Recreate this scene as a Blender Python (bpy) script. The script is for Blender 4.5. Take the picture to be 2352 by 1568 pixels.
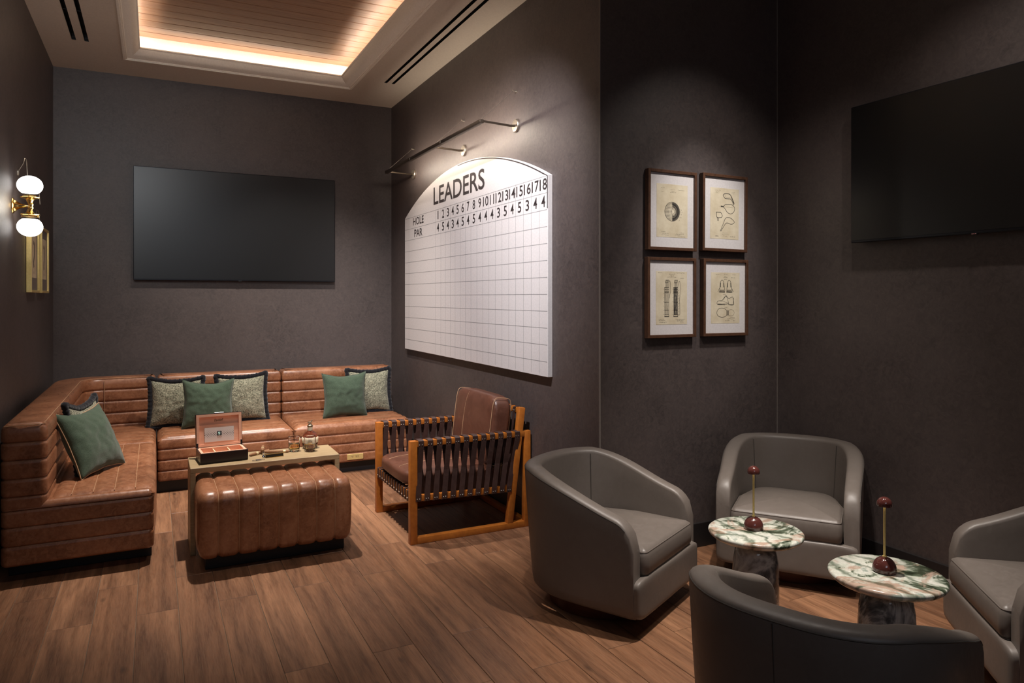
import bpy, bmesh, math, random
from mathutils import Vector, Matrix, noise
from mathutils.geometry import tessellate_polygon
R = math.radians
sin, cos, pi = math.sin, math.cos, math.pi
rnd = random.Random(7)
for o in list(bpy.data.objects):
    bpy.data.objects.remove(o)
SC = bpy.context.scene
COL = SC.collection

# ------------------------------------------------------------------ camera
FPX, YAW, VH, CAMH = 1634.0, R(26.73), 683.4, 1.45
cd = bpy.data.cameras.new('camera')
cam = bpy.data.objects.new('camera', cd)
COL.objects.link(cam)
cam.location = (0, 0, CAMH)
cam.rotation_euler = (R(90), 0, -YAW)
cd.sensor_width = 36
cd.lens = 36 * FPX / 2352
cd.shift_y = (VH - 784) / 2352
cd.clip_start = .02
SC.camera = cam

# ------------------------------------------------------------------ colour management, world, lamps
vs = SC.view_settings
vs.view_transform = 'Standard'
vs.look = 'None'
vs.exposure = 0.0
vs.gamma = 1
vs.use_curve_mapping = False
w = bpy.data.worlds.new('world')
SC.world = w
w.use_nodes = True
w.node_tree.nodes['Background'].inputs[0].default_value = (.02, .02, .024, 1)
w.node_tree.nodes['Background'].inputs[1].default_value = .2

WARM = (1.0, .85, .70)
NEUT = (1.0, .915, .835)
COOL = (.72, .80, 1.0)


def lamp(name, kind, loc, power, col, target=None, **kw):
    d = bpy.data.lights.new(name, kind)
    d.energy = power
    d.color = col
    for k, v in kw.items():
        setattr(d, k, v)
    o = bpy.data.objects.new(name, d)
    COL.objects.link(o)
    o.location = loc
    if target is not None:
        o.rotation_euler = (Vector(target) - Vector(loc)).to_track_quat('-Z', 'Z').to_euler()
    return o


def spot(loc, target, power, angle, blend=.6, col=NEUT, size=.03):
    return lamp('downlight_lamp', 'SPOT', loc, power, col, target, spot_size=R(angle), spot_blend=blend, shadow_soft_size=size)


# daylight from a high opening behind the camera, and an added unseen lamp for the television to mirror
lamp('daylight_opening', 'AREA', (.3, -1.5, 2.6), 11, (.80, .86, 1.0), (.5, 4, 1.6), shape='RECTANGLE', size=1.6, size_y=1.1)
lamp('tv_reflection_lamp', 'AREA', (-.42, 2.2, 3.16), 3.4, (.95, .98, 1.0), (-.30, 7, 2.6), shape='RECTANGLE', size=.6, size_y=.36, spread=R(70))
# recessed ceiling spots, then one added fill
spot((.60, 4.75, 3.53), (.66, 4.70, 0), 520, 62, .85)
spot((1.10, 5.25, 3.53), (1.20, 6.4, .35), 370, 78, 1)
spot((.40, 5.25, 3.53), (.35, 6.4, .4), 95, 72, 1)
spot((-.25, 2.2, 3.35), (-.1, 3.2, 0), 12, 80, 1)
spot((1.2, 2.2, 3.35), (1.1, 2.9, 0), 75, 80, 1)
spot((2.25, 2.1, 3.35), (2.28, 2.08, 0), 420, 52, .8)
spot((2.83, 2.10, 3.35), (2.83, 3.2, 1.66), 150, 34, .9, (1, .96, .93))
spot((2.80, 2.20, 3.35), (2.85, 3.2, 1.2), 40, 75, .9)
spot((2.75, 1.5, 3.35), (3.4, 2.2, 1.0), 50, 85, 1)
spot((.80, 3.05, 3.34), (2.1, 4.7, 1.35), 500, 74, 1, (.98, .96, .99))
spot((1.55, 1.75, 3.34), (3.1, 2.8, .45), 90, 44, 1)  # added fill that brightens the inside of the corner tub chair
# cove strips inside the ceiling tray
TX0, TX1, TY0, TY1, ZC, ZW = -.197, 1.605, 3.3, 6.5, 3.373, 3.565
for loc, sx, sy in (((.704, TY1 - .058, 3.432), 1.70, .012), ((.704, TY0 + .058, 3.432), 1.70, .012)):
    lamp('cove_strip_lamp', 'AREA', loc, 3.6, WARM, (loc[0], loc[1] + .001, 5), shape='RECTANGLE', size=sx, size_y=sy)
for x in (TX0 + .058, TX1 - .058):
    o = lamp('cove_strip_lamp', 'AREA', (x, 4.9, 3.432), 7, WARM, None, shape='RECTANGLE', size=.012, size_y=3.05)
    o.rotation_euler = (pi, 0, 0)
# strip inside the picture light over the score board
o = lamp('picture_light_lamp', 'AREA', (1.912, 5.24, 2.594), 10.5, (1, .86, .70), None, shape='RECTANGLE', size=2.05, size_y=.012)
zax = -Vector((1, 0, .20)).normalized()
xax = Vector((0, 1, 0))
o.rotation_euler = Matrix((xax, zax.cross(xax), zax)).transposed().to_euler()

# ------------------------------------------------------------------ materials


class NT:
    def __init__(s, name):
        s.m = bpy.data.materials.new(name)
        s.m.use_nodes = True
        s.t = s.m.node_tree
        s.b = s.t.nodes['Principled BSDF']

    def n(s, typ, **kw):
        x = s.t.nodes.new(typ)
        for k, v in kw.items():
            if k.startswith('i_'):
                key = k[2:]
                key = int(key) if key.isdigit() else key
                x.inputs[key].default_value = v
            else:
                setattr(x, k, v)
        return x

    def l(s, a, b):
        s.t.links.new(a, b)

    def coords(s, scale=(1, 1, 1), rot=(0, 0, 0), rand=False, src='Object'):
        tc = s.n('ShaderNodeTexCoord')
        mp = s.n('ShaderNodeMapping')
        mp.inputs['Scale'].default_value = scale
        mp.inputs['Rotation'].default_value = rot
        s.l(tc.outputs[src], mp.inputs['Vector'])
        if rand:
            oi = s.n('ShaderNodeObjectInfo')
            mu = s.n('ShaderNodeMath', operation='MULTIPLY', i_1=37.0)
            s.l(oi.outputs['Random'], mu.inputs[0])
            s.l(mu.outputs[0], mp.inputs['Location'])
        return mp.outputs['Vector']

    def noise(s, vec, scale, detail=4, rough=.55, dist=0):
        x = s.n('ShaderNodeTexNoise')
        x.inputs['Scale'].default_value = scale
        x.inputs['Detail'].default_value = detail
        x.inputs['Roughness'].default_value = rough
        x.inputs['Distortion'].default_value = dist
        s.l(vec, x.inputs['Vector'])
        return x.outputs['Fac']

    def ramp(s, fac, stops):
        x = s.n('ShaderNodeValToRGB')
        e = x.color_ramp.elements
        while len(e) < len(stops):
            e.new(.5)
        for i, (p, c) in enumerate(stops):
            e[i].position = p
            e[i].color = (*c, 1) if len(c) == 3 else c
        s.l(fac, x.inputs['Fac'])
        return x.outputs['Color']

    def mix(s, fac, a, b, typ='MIX'):
        x = s.n('ShaderNodeMix', data_type='RGBA', blend_type=typ)
        for sock, v in ((x.inputs[0], fac), (x.inputs[6], a), (x.inputs[7], b)):
            if isinstance(v, (int, float)):
                sock.default_value = v
            elif isinstance(v, tuple):
                sock.default_value = (*v, 1)
            else:
                s.l(v, sock)
        return x.outputs[2]

    def bump(s, h, strength=.2, dist=.005):
        x = s.n('ShaderNodeBump')
        x.inputs['Strength'].default_value = strength
        x.inputs['Distance'].default_value = dist
        s.l(h, x.inputs['Height'])
        s.l(x.outputs['Normal'], s.b.inputs['Normal'])

    def set(s, col=None, rough=None, metal=None, spec=None, **kw):
        for key, v in (('Base Color', col), ('Roughness', rough), ('Metallic', metal), ('Specular IOR Level', spec)):
            if v is None:
                continue
            if isinstance(v, tuple):
                s.b.inputs[key].default_value = (*v, 1)
            elif isinstance(v, (int, float)):
                s.b.inputs[key].default_value = v
            else:
                s.l(v, s.b.inputs[key])
        for k, v in kw.items():
            s.b.inputs[k.replace('_', ' ')].default_value = v
        return s.m


def plain(name, col, rough=.5, metal=0, spec=.5, **kw):
    t = NT(name)
    v = t.noise(t.coords(), 90, 2)
    c = t.mix(v, tuple(x * .88 for x in col), tuple(min(1, x * 1.12) for x in col))
    return t.set(c, rough, metal, spec, **kw)


def m_wall():
    t = NT('wallcovering')
    v = t.coords()
    a = t.noise(v, 2.2, 5, .6)
    b = t.noise(v, 26, 8, .75, 1.5)
    st = t.noise(t.coords((40, 40, 4)), 9, 6, .7, 2.0)
    c1 = t.ramp(a, [(.3, (.041, .0310, .0300)), (.7, (.073, .0555, .0535))])
    c2 = t.mix(t.ramp(b, [(.35, (.0, .0, .0)), (.75, (1, 1, 1))]), c1, (.108, .082, .074))
    t.bump(t.mix(.5, b, st), .22, .004)
    r = t.ramp(st, [(.3, (.40, .40, .40)), (.7, (.58, .58, .58))])
    return t.set(c2, r, 0, .75)


def m_floor():
    t = NT('oak_floor')
    v = t.coords((1, 1, 1), rand=True)
    vs_ = t.coords((26, 1.7, 26), rand=True)
    ring = t.n('ShaderNodeTexWave', wave_type='BANDS', bands_direction='X', i_Scale=1.0, i_Distortion=7.0, i_Detail=3.0)
    ring.inputs['Detail Scale'].default_value = .55
    ring.inputs['Detail Roughness'].default_value = .6
    t.l(t.coords((4.2, .42, 1), rand=True), ring.inputs['Vector'])
    g = t.noise(vs_, 3.0, 8, .7, .6)
    fine = t.noise(t.coords((160, 6, 160), rand=True), 2, 5, .7)
    big = t.noise(t.coords((5, .8, 5), rand=True), 1.3, 3, .6, .8)
    oi = t.n('ShaderNodeObjectInfo')
    base = t.ramp(oi.outputs['Random'], [(0, (.215, .096, .048)), (.5, (.285, .134, .068)), (1, (.355, .175, .092))])
    dark = t.mix(t.ramp(big, [(.40, (0, 0, 0)), (.66, (1, 1, 1))]), base, (.145, .064, .034))
    gr = t.ramp(g, [(.30, (.38, .33, .30)), (.58, (1, 1, 1))])
    c = t.mix(.72, dark, gr, 'MULTIPLY')
    rr = t.ramp(ring.outputs['Fac'], [(.0, (.42, .36, .32)), (.22, (.80, .77, .74)), (.5, (1, 1, 1)), (1, (1.06, 1.06, 1.06))])
    c = t.mix(.42, c, rr, 'MULTIPLY')
    c = t.mix(t.ramp(fine, [(.4, (.0, .0, .0)), (.75, (.35, .35, .35))]), c, (.36, .22, .13))
    kn = t.n('ShaderNodeTexVoronoi', feature='F1', i_Scale=1.0)
    t.l(t.coords((7, 2.6, 1), rand=True), kn.inputs['Vector'])
    km = t.ramp(kn.outputs['Distance'], [(.03, (1, 1, 1)), (.11, (0, 0, 0))])
    c = t.mix(t.mix(.8, (0, 0, 0), km), c, (.06, .03, .018))
    t.bump(t.mix(.5, g, fine), .18, .002)
    return t.set(c, .42, 0, .4)


def m_ceiling_wood():
    t = NT('tray_wood')
    g = t.noise(t.coords((1.2, 30, 30), rand=True), 2.2, 8, .7, .5)
    big = t.noise(t.coords((1.5, 5, 5), rand=True), 1.0, 4, .6)
    sp = t.noise(t.coords((1, 1, 1), rand=True), 60, 3, .6)
    c = t.ramp(g, [(.3, (.20, .105, .06)), (.6, (.36, .205, .125))])
    c = t.mix(t.ramp(big, [(.4, (0, 0, 0)), (.7, (.6, .6, .6))]), c, (.22, .12, .08))
    c = t.mix(t.ramp(sp, [(.70, (0, 0, 0)), (.76, (.6, .6, .6))]), c, (.09, .05, .03))
    t.bump(g, .1, .002)
    return t.set(c, .44, 0, .45)


def m_wood(name, c0, c1, rough=.4, axis=(1, 20, 20)):
    t = NT(name)
    g = t.noise(t.coords(axis), 4, 6, .65, .7)
    f = t.noise(t.coords(tuple(a * 4 for a in axis)), 4, 3, .6)
    c = t.ramp(g, [(.3, c0), (.7, c1)])
    t.bump(t.mix(.5, g, f), .06, .001)
    return t.set(c, rough, 0, .45)


def m_leather(name, c0, c1, c2, rough=.38, grain=420, wr=.12):
    t = NT(name)
    v = t.coords()
    a = t.noise(v, 5, 6, .65, .5)
    b = t.noise(v, 38, 6, .7, 1.0)
    vo = t.n('ShaderNodeTexVoronoi', feature='DISTANCE_TO_EDGE', i_Scale=grain)
    t.l(v, vo.inputs['Vector'])
    c = t.ramp(a, [(.28, c0), (.55, c1), (.8, c2)])
    c = t.mix(t.ramp(b, [(.46, (0, 0, 0)), (.74, (.7, .7, .7))]), c, c2)
    t.bump(t.mix(.35, vo.outputs['Distance'], b), wr, .003)
    r = t.ramp(b, [(.3, (rough - .06,) * 3), (.7, (rough + .12,) * 3)])
    return t.set(c, r, 0, .5)


def m_fabric(name, c0, c1, scale, rough=.95, s0=.4, s1=.6, bump=.5):
    t = NT(name)
    v = t.coords()
    a = t.noise(v, scale, 4, .8)
    b = t.noise(t.coords((1, 1, 2.2)), scale * .45, 3, .7, .6)
    f = t.mix(.5, a, b)
    c = t.ramp(f, [(s0, c0), (s1, c1)])
    t.bump(f, bump, .004)
    return t.set(c, rough, 0, .2, Sheen_Weight=.25)


def m_marble(name, dark, seed, s=1.0):
    t = NT(name)
    v = t.coords((s, s * 1.35, s), (.3, .2, seed))
    n1 = t.n('ShaderNodeTexNoise', i_Scale=5.5, i_Detail=6.0, i_Roughness=.62, i_Distortion=2.6)
    t.l(v, n1.inputs['Vector'])
    n2 = t.n('ShaderNodeTexNoise', i_Scale=3.1, i_Detail=5.0, i_Roughness=.6, i_Distortion=3.4)
    t.l(v, n2.inputs['Vector'])
    wv = t.n('ShaderNodeTexWave', i_Scale=4.0, i_Distortion=16.0, i_Detail=5.0)
    wv.inputs['Detail Scale'].default_value = 1.2
    t.l(v, wv.inputs['Vector'])
    fine = t.noise(v, 60, 6, .75, 1)
    if not dark:
        c = t.ramp(n1.outputs['Fac'], [(.34, (.045, .055, .032)), (.42, (.13, .16, .11)), (.47, (.62, .64, .55)), (.58, (.74, .73, .66)), (.66, (.34, .40, .34))])
        pk = t.ramp(n2.outputs['Fac'], [(.50, (0, 0, 0)), (.57, (1, 1, 1))])
        c = t.mix(pk, c, (.50, .36, .28))
        vein = t.ramp(wv.outputs['Fac'], [(.0, (.22, .27, .22)), (.16, (.75, .78, .74)), (.35, (1, 1, 1))])
        c = t.mix(.85, c, vein, 'MULTIPLY')
        c = t.mix(.35, c, t.ramp(fine, [(.35, (.4, .42, .38)), (.6, (1, 1, 1))]), 'MULTIPLY')
    else:
        c = t.ramp(n1.outputs['Fac'], [(.36, (.03, .03, .033)), (.46, (.14, .14, .145)), (.54, (.46, .46, .45)), (.62, (.19, .185, .175))])
        vein = t.ramp(wv.outputs['Fac'], [(.0, (.5, .5, .5)), (.12, (0, 0, 0))])
        c = t.mix(vein, c, (.45, .45, .43))
    return t.set(c, .12 if dark else .18, 0, .5)


def m_glass(name, col, rough=0.0, ior=1.5):
    t = NT(name)
    return t.set(col, rough, 0, .5, Transmission_Weight=1.0, IOR=ior)


def m_emit(name, col, strength):
    t = NT(name)
    return t.set((.8, .8, .78), .2, 0, .5, Emission_Color=(*col, 1), Emission_Strength=strength)


def m_stripes_grille():
    t = NT('grille_dots')
    v = t.coords((1, 1, 1), (0, 0, 0))
    vo = t.n('ShaderNodeTexVoronoi', feature='F1', distance='MANHATTAN', i_Scale=105.0, i_Randomness=.0)
    rot = t.n('ShaderNodeVectorRotate', rotation_type='Y_AXIS', i_Angle=R(45))
    t.l(v, rot.inputs['Vector'])
    t.l(rot.outputs[0], vo.inputs['Vector'])
    c = t.ramp(vo.outputs['Distance'], [(.30, (.05, .05, .06)), (.42, (.72, .70, .68))])
    return t.set(c, .45)


def m_paper():
    t = NT('aged_paper')
    v = t.coords()
    a = t.noise(v, 9, 5, .6)
    b = t.noise(v, 80, 4, .6)
    c = t.ramp(a, [(.3, (.52, .43, .29)), (.65, (.68, .60, .45))])
    c = t.mix(t.ramp(b, [(.66, (0, 0, 0)), (.75, (.5, .5, .5))]), c, (.36, .28, .18))
    return t.set(c, .85, 0, .2)


M = dict(
    wall=m_wall(), floor=m_floor(), traywood=m_ceiling_wood(),
    grout=plain('grout', (.20, .14, .095), .8),
    ceiling=plain('ceiling_paint', (.62, .55, .465), .85, 0, .2),
    white=plain('moulding_paint', (.84, .79, .70), .6, 0, .3),
    basebd=plain('dark_skirting', (.018, .015, .015), .45),
    corner=plain('corner_bead', (.20, .17, .15), .5),
    black=plain('black_paint', (.006, .006, .007), .4),
    slot=plain('black_slot', (.004, .004, .004), .6),
    plinth=plain('black_plinth', (.008, .008, .010), .45),
    screen=plain('screen_glass', (.0025, .0026, .0028), .34, 0, .6),
    bezel=plain('tv_bezel', (.02, .021, .025), .3, .6),
    tan=m_leather('tan_leather', (.135, .048, .021), (.265, .105, .049), (.42, .198, .104), .30),
    chairleather=m_leather('brown_leather', (.075, .028, .017), (.105, .040, .024), (.14, .056, .034), .33),
    taupe=m_leather('taupe_leather', (.130, .108, .093), (.145, .121, .105), (.160, .135, .118), .42, 620, .07),
    stitch=plain('tan_stitching', (.42, .24, .13), .7),
    taupestitch=plain('taupe_stitching', (.05, .042, .036), .7),
    strap=m_leather('strap_leather', (.030, .014, .011), (.045, .020, .015), (.07, .034, .026), .5),
    chairwood=m_wood('orange_timber', (.34, .098, .013), (.47, .150, .022), .38, (6, 6, 6)),
    tablewood=m_wood('oak_veneer', (.30, .21, .11), (.44, .325, .185), .42, (2.5, 22, 22)),
    basewood=m_wood('red_brown_wood', (.060, .016, .008), (.105, .030, .014), .35, (3, 3, 20)),
    framewood=m_wood('walnut_frame', (.055, .024, .013), (.105, .048, .026), .42, (8, 8, 8)),
    rivet=plain('rivet_metal', (.75, .70, .62), .25, 1),
    brass=plain('polished_brass', (.85, .58, .20), .18, 1),
    brassmatt=plain('satin_brass', (.84, .66, .27), .38, .6),
    chrome=plain('chrome', (.78, .78, .80), .14, 1),
    bronze=plain('dark_bronze', (.10, .075, .055), .38, .8),
    nickel=plain('aged_nickel', (.42, .37, .31), .35, .9),
    board=plain('board_white', (.66, .62, .61), .5, 0, .4),
    boardedge=plain('board_edge', (.40, .44, .46), .5, 0, .4),
    ink=plain('black_ink', (.035, .026, .026), .6),
    gridline=plain('grid_ink', (.30, .29, .29), .7),
    mat=plain('mat_card', (.62, .58, .57), .8, 0, .2),
    matdark=plain('grey_mat_card', (.17, .145, .135), .6),
    paper=m_paper(),
    pencil=plain('print_ink', (.05, .043, .035), .8),
    pencilsoft=plain('print_ink_soft', (.22, .185, .13), .8),
    green=m_fabric('green_boucle', (.036, .060, .038), (.086, .124, .082), 260, .95, .35, .65, .6),
    tweed=m_fabric('tweed', (.020, .026, .016), (.52, .50, .36), 230, .95, .43, .60, .5),
    fringe=m_fabric('black_fringe', (.004, .004, .006), (.013, .013, .018), 300, .95, .3, .7, .6),
    cedar=m_wood('cedar', (.80, .43, .29), (.88, .53, .37), .5, (2, 30, 30)),
    cedarlight=m_wood('cedar_light', (.78, .56, .36), (.86, .66, .45), .5, (2, 30, 30)),
    humidor=plain('black_lacquer', (.022, .014, .016), .3),
    grille=m_stripes_grille(),
    lcd=plain('lcd_panel', (.07, .085, .09), .3),
    digit=m_emit('lcd_digit', (.25, .8, .65), .6),
    glass=m_glass('crystal', (1, 1, 1), 0, 1.5),
    whisky=m_glass('whisky', (.95, .56, .12), 0, 1.36),
    bottle=m_glass('bottle_whisky', (.26, .075, .05), 0, 1.45),
    labelpaper=plain('label_paper', (.72, .60, .42), .7),
    labelink=plain('label_ink', (.16, .10, .06), .7),
    cork=plain('stopper_metal', (.33, .27, .19), .35, .9),
    cigar=m_wood('tobacco', (.20, .095, .042), (.31, .155, .07), .7, (30, 30, 30)),
    cigarband=plain('cigar_band', (.72, .60, .36), .45, .2),
    burgundy=plain('burgundy_gloss', (.085, .024, .020), .10, 0, .6, Coat_Weight=.6),
    lampglow=m_emit('lamp_led', (1, .82, .5), 3),
    globe=m_emit('opal_globe', (1, .97, .94), 2.6),
    led=m_emit('led_strip', (1, .82, .6), 6),
    redled=m_emit('standby_led', (1, .05, .03), .25),
    marbleA=m_marble('green_marble', False, .3, .62),
    marbleB=m_marble('green_marble_two', False, 2.1, .58),
    stoneA=m_marble('grey_marble', True, .8, .6),
    stoneB=m_marble('grey_marble_two', True, 2.6, .6),
)

# ------------------------------------------------------------------ mesh helpers
ORG = Vector((0, 0, 0))


class Mb:
    def __init__(s):
        s.v = []
        s.f = []

    def add(s, vs, fs):
        k = len(s.v)
        s.v += [tuple(p) for p in vs]
        s.f += [tuple(i + k for i in f) for f in fs]
        return s

    def box(s, x0, x1, y0, y1, z0, z1, mat=None):
        P = [(x0, y0, z0), (x1, y0, z0), (x1, y1, z0), (x0, y1, z0), (x0, y0, z1), (x1, y0, z1), (x1, y1, z1), (x0, y1, z1)]
        if mat is not None:
            P = [mat @ Vector(p) for p in P]
        return s.add(P, [(0, 3, 2, 1), (4, 5, 6, 7), (0, 1, 5, 4), (1, 2, 6, 5), (2, 3, 7, 6), (3, 0, 4, 7)])

    def beam(s, a, b, wu, wv, up=(0, 0, 1)):
        """square bar from a to b"""
        a, b = Vector(a), Vector(b)
        d = (b - a).normalized()
        u = d.cross(Vector(up))
        if u.length < 1e-4:
            u = d.cross(Vector((1, 0, 0)))
        u.normalize()
        v = u.cross(d)
        P = []
        for p in (a, b):
            for su, sv in ((-1, -1), (1, -1), (1, 1), (-1, 1)):
                P.append(p + u * su * wu / 2 + v * sv * wv / 2)
        return s.add(P, [(0, 1, 2, 3), (7, 6, 5, 4), (0, 4, 5, 1), (1, 5, 6, 2), (2, 6, 7, 3), (3, 7, 4, 0)])

    def rings(s, rings, cap0=True, cap1=True, loop=False):
        n = len(rings[0])
        k = len(s.v)
        for r in rings:
            s.v += [tuple(p) for p in r]
        m = len(rings)
        for i in range(m if loop else m - 1):
            a, b = k + i * n, k + ((i + 1) % m) * n
            for j in range(n):
                s.f.append((a + j, a + (j + 1) % n, b + (j + 1) % n, b + j))
        if not loop:
            if cap0:
                s.f.append(tuple(k + j for j in reversed(range(n))))
            if cap1:
                s.f.append(tuple(k + (m - 1) * n + j for j in range(n)))
        return s

    def lathe(s, prof, n=32, c=(0, 0, 0)):
        rs = []
        for r, z in prof:
            rs.append([(c[0] + r * cos(2 * pi * j / n), c[1] + r * sin(2 * pi * j / n), c[2] + z) for j in range(n)])
        return s.rings(rs)

    def tube(s, path, r, n=8, closed=False):
        path = [Vector(p) for p in path]
        rs = []
        m = len(path)
        pu = None
        for i, p in enumerate(path):
            if closed:
                d = path[(i + 1) % m] - path[i - 1]
            else:
                d = path[min(i + 1, m - 1)] - path[max(i - 1, 0)]
            d.normalize()
            if pu is None:
                u = d.cross(Vector((0, 0, 1)))
                if u.length < .05:
                    u = d.cross(Vector((1, 0, 0)))
            else:
                u = pu - d * pu.dot(d)
            u.normalize()
            pu = u
            v = d.cross(u)
            rr = r[i] if isinstance(r, (list, tuple)) else r
            rs.append([p + (u * cos(2 * pi * j / n) + v * sin(2 * pi * j / n)) * rr for j in range(n)])
        return s.rings(rs, loop=closed)

    def grid(s, fn, nu, nv):
        k = len(s.v)
        for i in range(nu + 1):
            for j in range(nv + 1):
                s.v.append(tuple(fn(i / nu, j / nv)))
        for i in range(nu):
            for j in range(nv):
                a = k + i * (nv + 1) + j
                s.f.append((a, a + nv + 1, a + nv + 2, a + 1))
        return s

    def build(s, name, mat, parent=None, bevel=0, seg=2, smooth=True, angle=40, flip=False):
        me = bpy.data.meshes.new(name)
        o = ORG
        me.from_pydata([(p[0] - o.x, p[1] - o.y, p[2] - o.z) for p in s.v], [], s.f)
        bm = bmesh.new()
        bm.from_mesh(me)
        bmesh.ops.recalc_face_normals(bm, faces=bm.faces)
        if flip:
            bmesh.ops.reverse_faces(bm, faces=bm.faces)
        big = [f for f in bm.faces if len(f.verts) > 4]
        if big and len(s.v) > 200:
            bmesh.ops.triangulate(bm, faces=big, quad_method='BEAUTY', ngon_method='EAR_CLIP')
        if bevel:
            es = [e for e in bm.edges if len(e.link_faces) == 2 and e.calc_face_angle(0) > R(35)]
            bmesh.ops.bevel(bm, geom=es, offset=bevel, segments=seg, profile=.5, affect='EDGES', clamp_overlap=True)
        bm.to_mesh(me)
        bm.free()
        if smooth:
            me.shade_smooth()
            me.set_sharp_from_angle(angle=R(angle))
        me.materials.append(mat)
        ob = bpy.data.objects.new(name, me)
        COL.objects.link(ob)
        if parent is not None:
            ob.parent = parent
        return ob


def tag(o, label=None, cat=None, group=None, kind=None):
    if label:
        o['label'] = label
    if cat:
        o['category'] = cat
    if group:
        o['group'] = group
    if kind:
        o['kind'] = kind
    return o


def thing(name, label, cat, loc, rz=0, group=None):
    o = bpy.data.objects.new(name, None)
    COL.objects.link(o)
    o.empty_display_size = .1
    o.location = loc
    o.rotation_euler = (0, 0, rz)
    return tag(o, label, cat, group)


def org(v=(0, 0, 0)):
    global ORG
    ORG = Vector(v)


def copy_tree(o, parent=None):
    c = o.copy()
    COL.objects.link(c)
    c.parent = parent
    for ch in list(o.children):
        copy_tree(ch, c)
    return c


def struct(o, label, cat):
    return tag(o, label, cat, None, 'structure')


def inset_poly(P, d):
    """offset a dense closed CCW polygon inwards by d"""
    n = len(P)
    out = []
    for i in range(n):
        a, b, c = Vector(P[i - 1]), Vector(P[i]), Vector(P[(i + 1) % n])
        t1, t2 = (b - a).normalized(), (c - b).normalized()
        n1, n2 = Vector((-t1.y, t1.x)), Vector((-t2.y, t2.x))
        m = n1 + n2
        if m.length < 1e-6:
            m = n1
        m = m.normalized()
        k = max(.5, m.dot(n1))
        out.append(b + m * d / k)
    return out


def fillet(pts, seg=6):
    """pts: (x, y, radius) CCW -> dense polygon"""
    n = len(pts)
    out = []
    for i in range(n):
        a, b, c = Vector(pts[i - 1][:2]), Vector(pts[i][:2]), Vector(pts[(i + 1) % n][:2])
        r = pts[i][2]
        if r <= 0:
            out.append(b)
            continue
        d1, d2 = (a - b).normalized(), (c - b).normalized()
        ang = d1.angle(d2)
        t = r / math.tan(ang / 2)
        p1, p2 = b + d1 * t, b + d2 * t
        ctr = b + (d1 + d2).normalized() * (r / sin(ang / 2))
        for k in range(seg + 1):
            q = p1.lerp(p2, k / seg)
            out.append(ctr + (q - ctr).normalized() * r)
    return out


def densify(P, step):
    out = []
    for i in range(len(P)):
        a, b = Vector(P[i]), Vector(P[(i + 1) % len(P)])
        m = max(1, int((b - a).length / step))
        for k in range(m):
            out.append(a.lerp(b, k / m))
    return out


def stack(mb, foot, levels, bulge=.012, top_r=.04, sub=10):
    """footprint extruded through soft horizontal channels, the last one rounded over"""
    rs = []
    for li in range(len(levels) - 1):
        z0, z1 = levels[li], levels[li + 1]
        last = li == len(levels) - 2
        for k in range(sub + 1):
            if k == 0 and li > 0:
                continue
            t = k / sub
            d = bulge * (1 - math.sqrt(max(0, 1 - (2 * t - 1) ** 8)))
            z = z0 + (z1 - z0) * t
            if last and z > z1 - top_r:
                continue
            rs.append([(p.x, p.y, z) for p in inset_poly(foot, d)])
    z1 = levels[-1]
    for k in range(0, 7):
        a = k / 6 * pi / 2
        d = top_r * (1 - cos(a)) + bulge * .15 * (1 - k / 6)
        rs.append([(p.x, p.y, z1 - top_r + top_r * sin(a)) for p in inset_poly(foot, d)])
    k0 = len(mb.v)
    mb.rings(rs, cap1=False)
    top = rs[-1]
    base = len(mb.v) - len(top)
    for tri in tessellate_polygon([[Vector(q) for q in top]]):
        mb.f.append(tuple(base + i for i in tri))
    return mb


class Frame:
    """a plane with right, up and outward axes"""
    def __init__(s, o, u, v, n):
        s.o, s.u, s.v, s.n = Vector(o), Vector(u), Vector(v), Vector(n)

    def __call__(s, a, b, c=0):
        return s.o + s.u * a + s.v * b + s.n * c


def fbox(mb, fr, a0, a1, b0, b1, c0, c1):
    P = [fr(a, b, c) for c in (c0, c1) for a, b in ((a0, b0), (a1, b0), (a1, b1), (a0, b1))]
    return mb.add(P, [(0, 3, 2, 1), (4, 5, 6, 7), (0, 1, 5, 4), (1, 2, 6, 5), (2, 3, 7, 6), (3, 0, 4, 7)])


RIB = 1.0


def ribbon(mb, fr, pts, wd, c=0.0, closed=False):
    """thin flat printed line"""
    P = [Vector(p) for p in pts]
    n = len(P)
    L = []
    for i in range(n):
        a = P[i - 1] if (i > 0 or closed) else P[i]
        b = P[(i + 1) % n] if (i < n - 1 or closed) else P[i]
        d = (b - a)
        if d.length < 1e-9:
            d = Vector((1, 0))
        d.normalize()
        q = Vector((-d.y, d.x)) * wd / 2 * RIB
        L.append((fr(P[i].x + q.x, P[i].y + q.y, c), fr(P[i].x - q.x, P[i].y - q.y, c)))
    k = len(mb.v)
    for a, b in L:
        mb.v += [tuple(a), tuple(b)]
    for i in range(n if closed else n - 1):
        j = (i + 1) % n
        mb.f.append((k + 2 * i, k + 2 * i + 1, k + 2 * j + 1, k + 2 * j))


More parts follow.
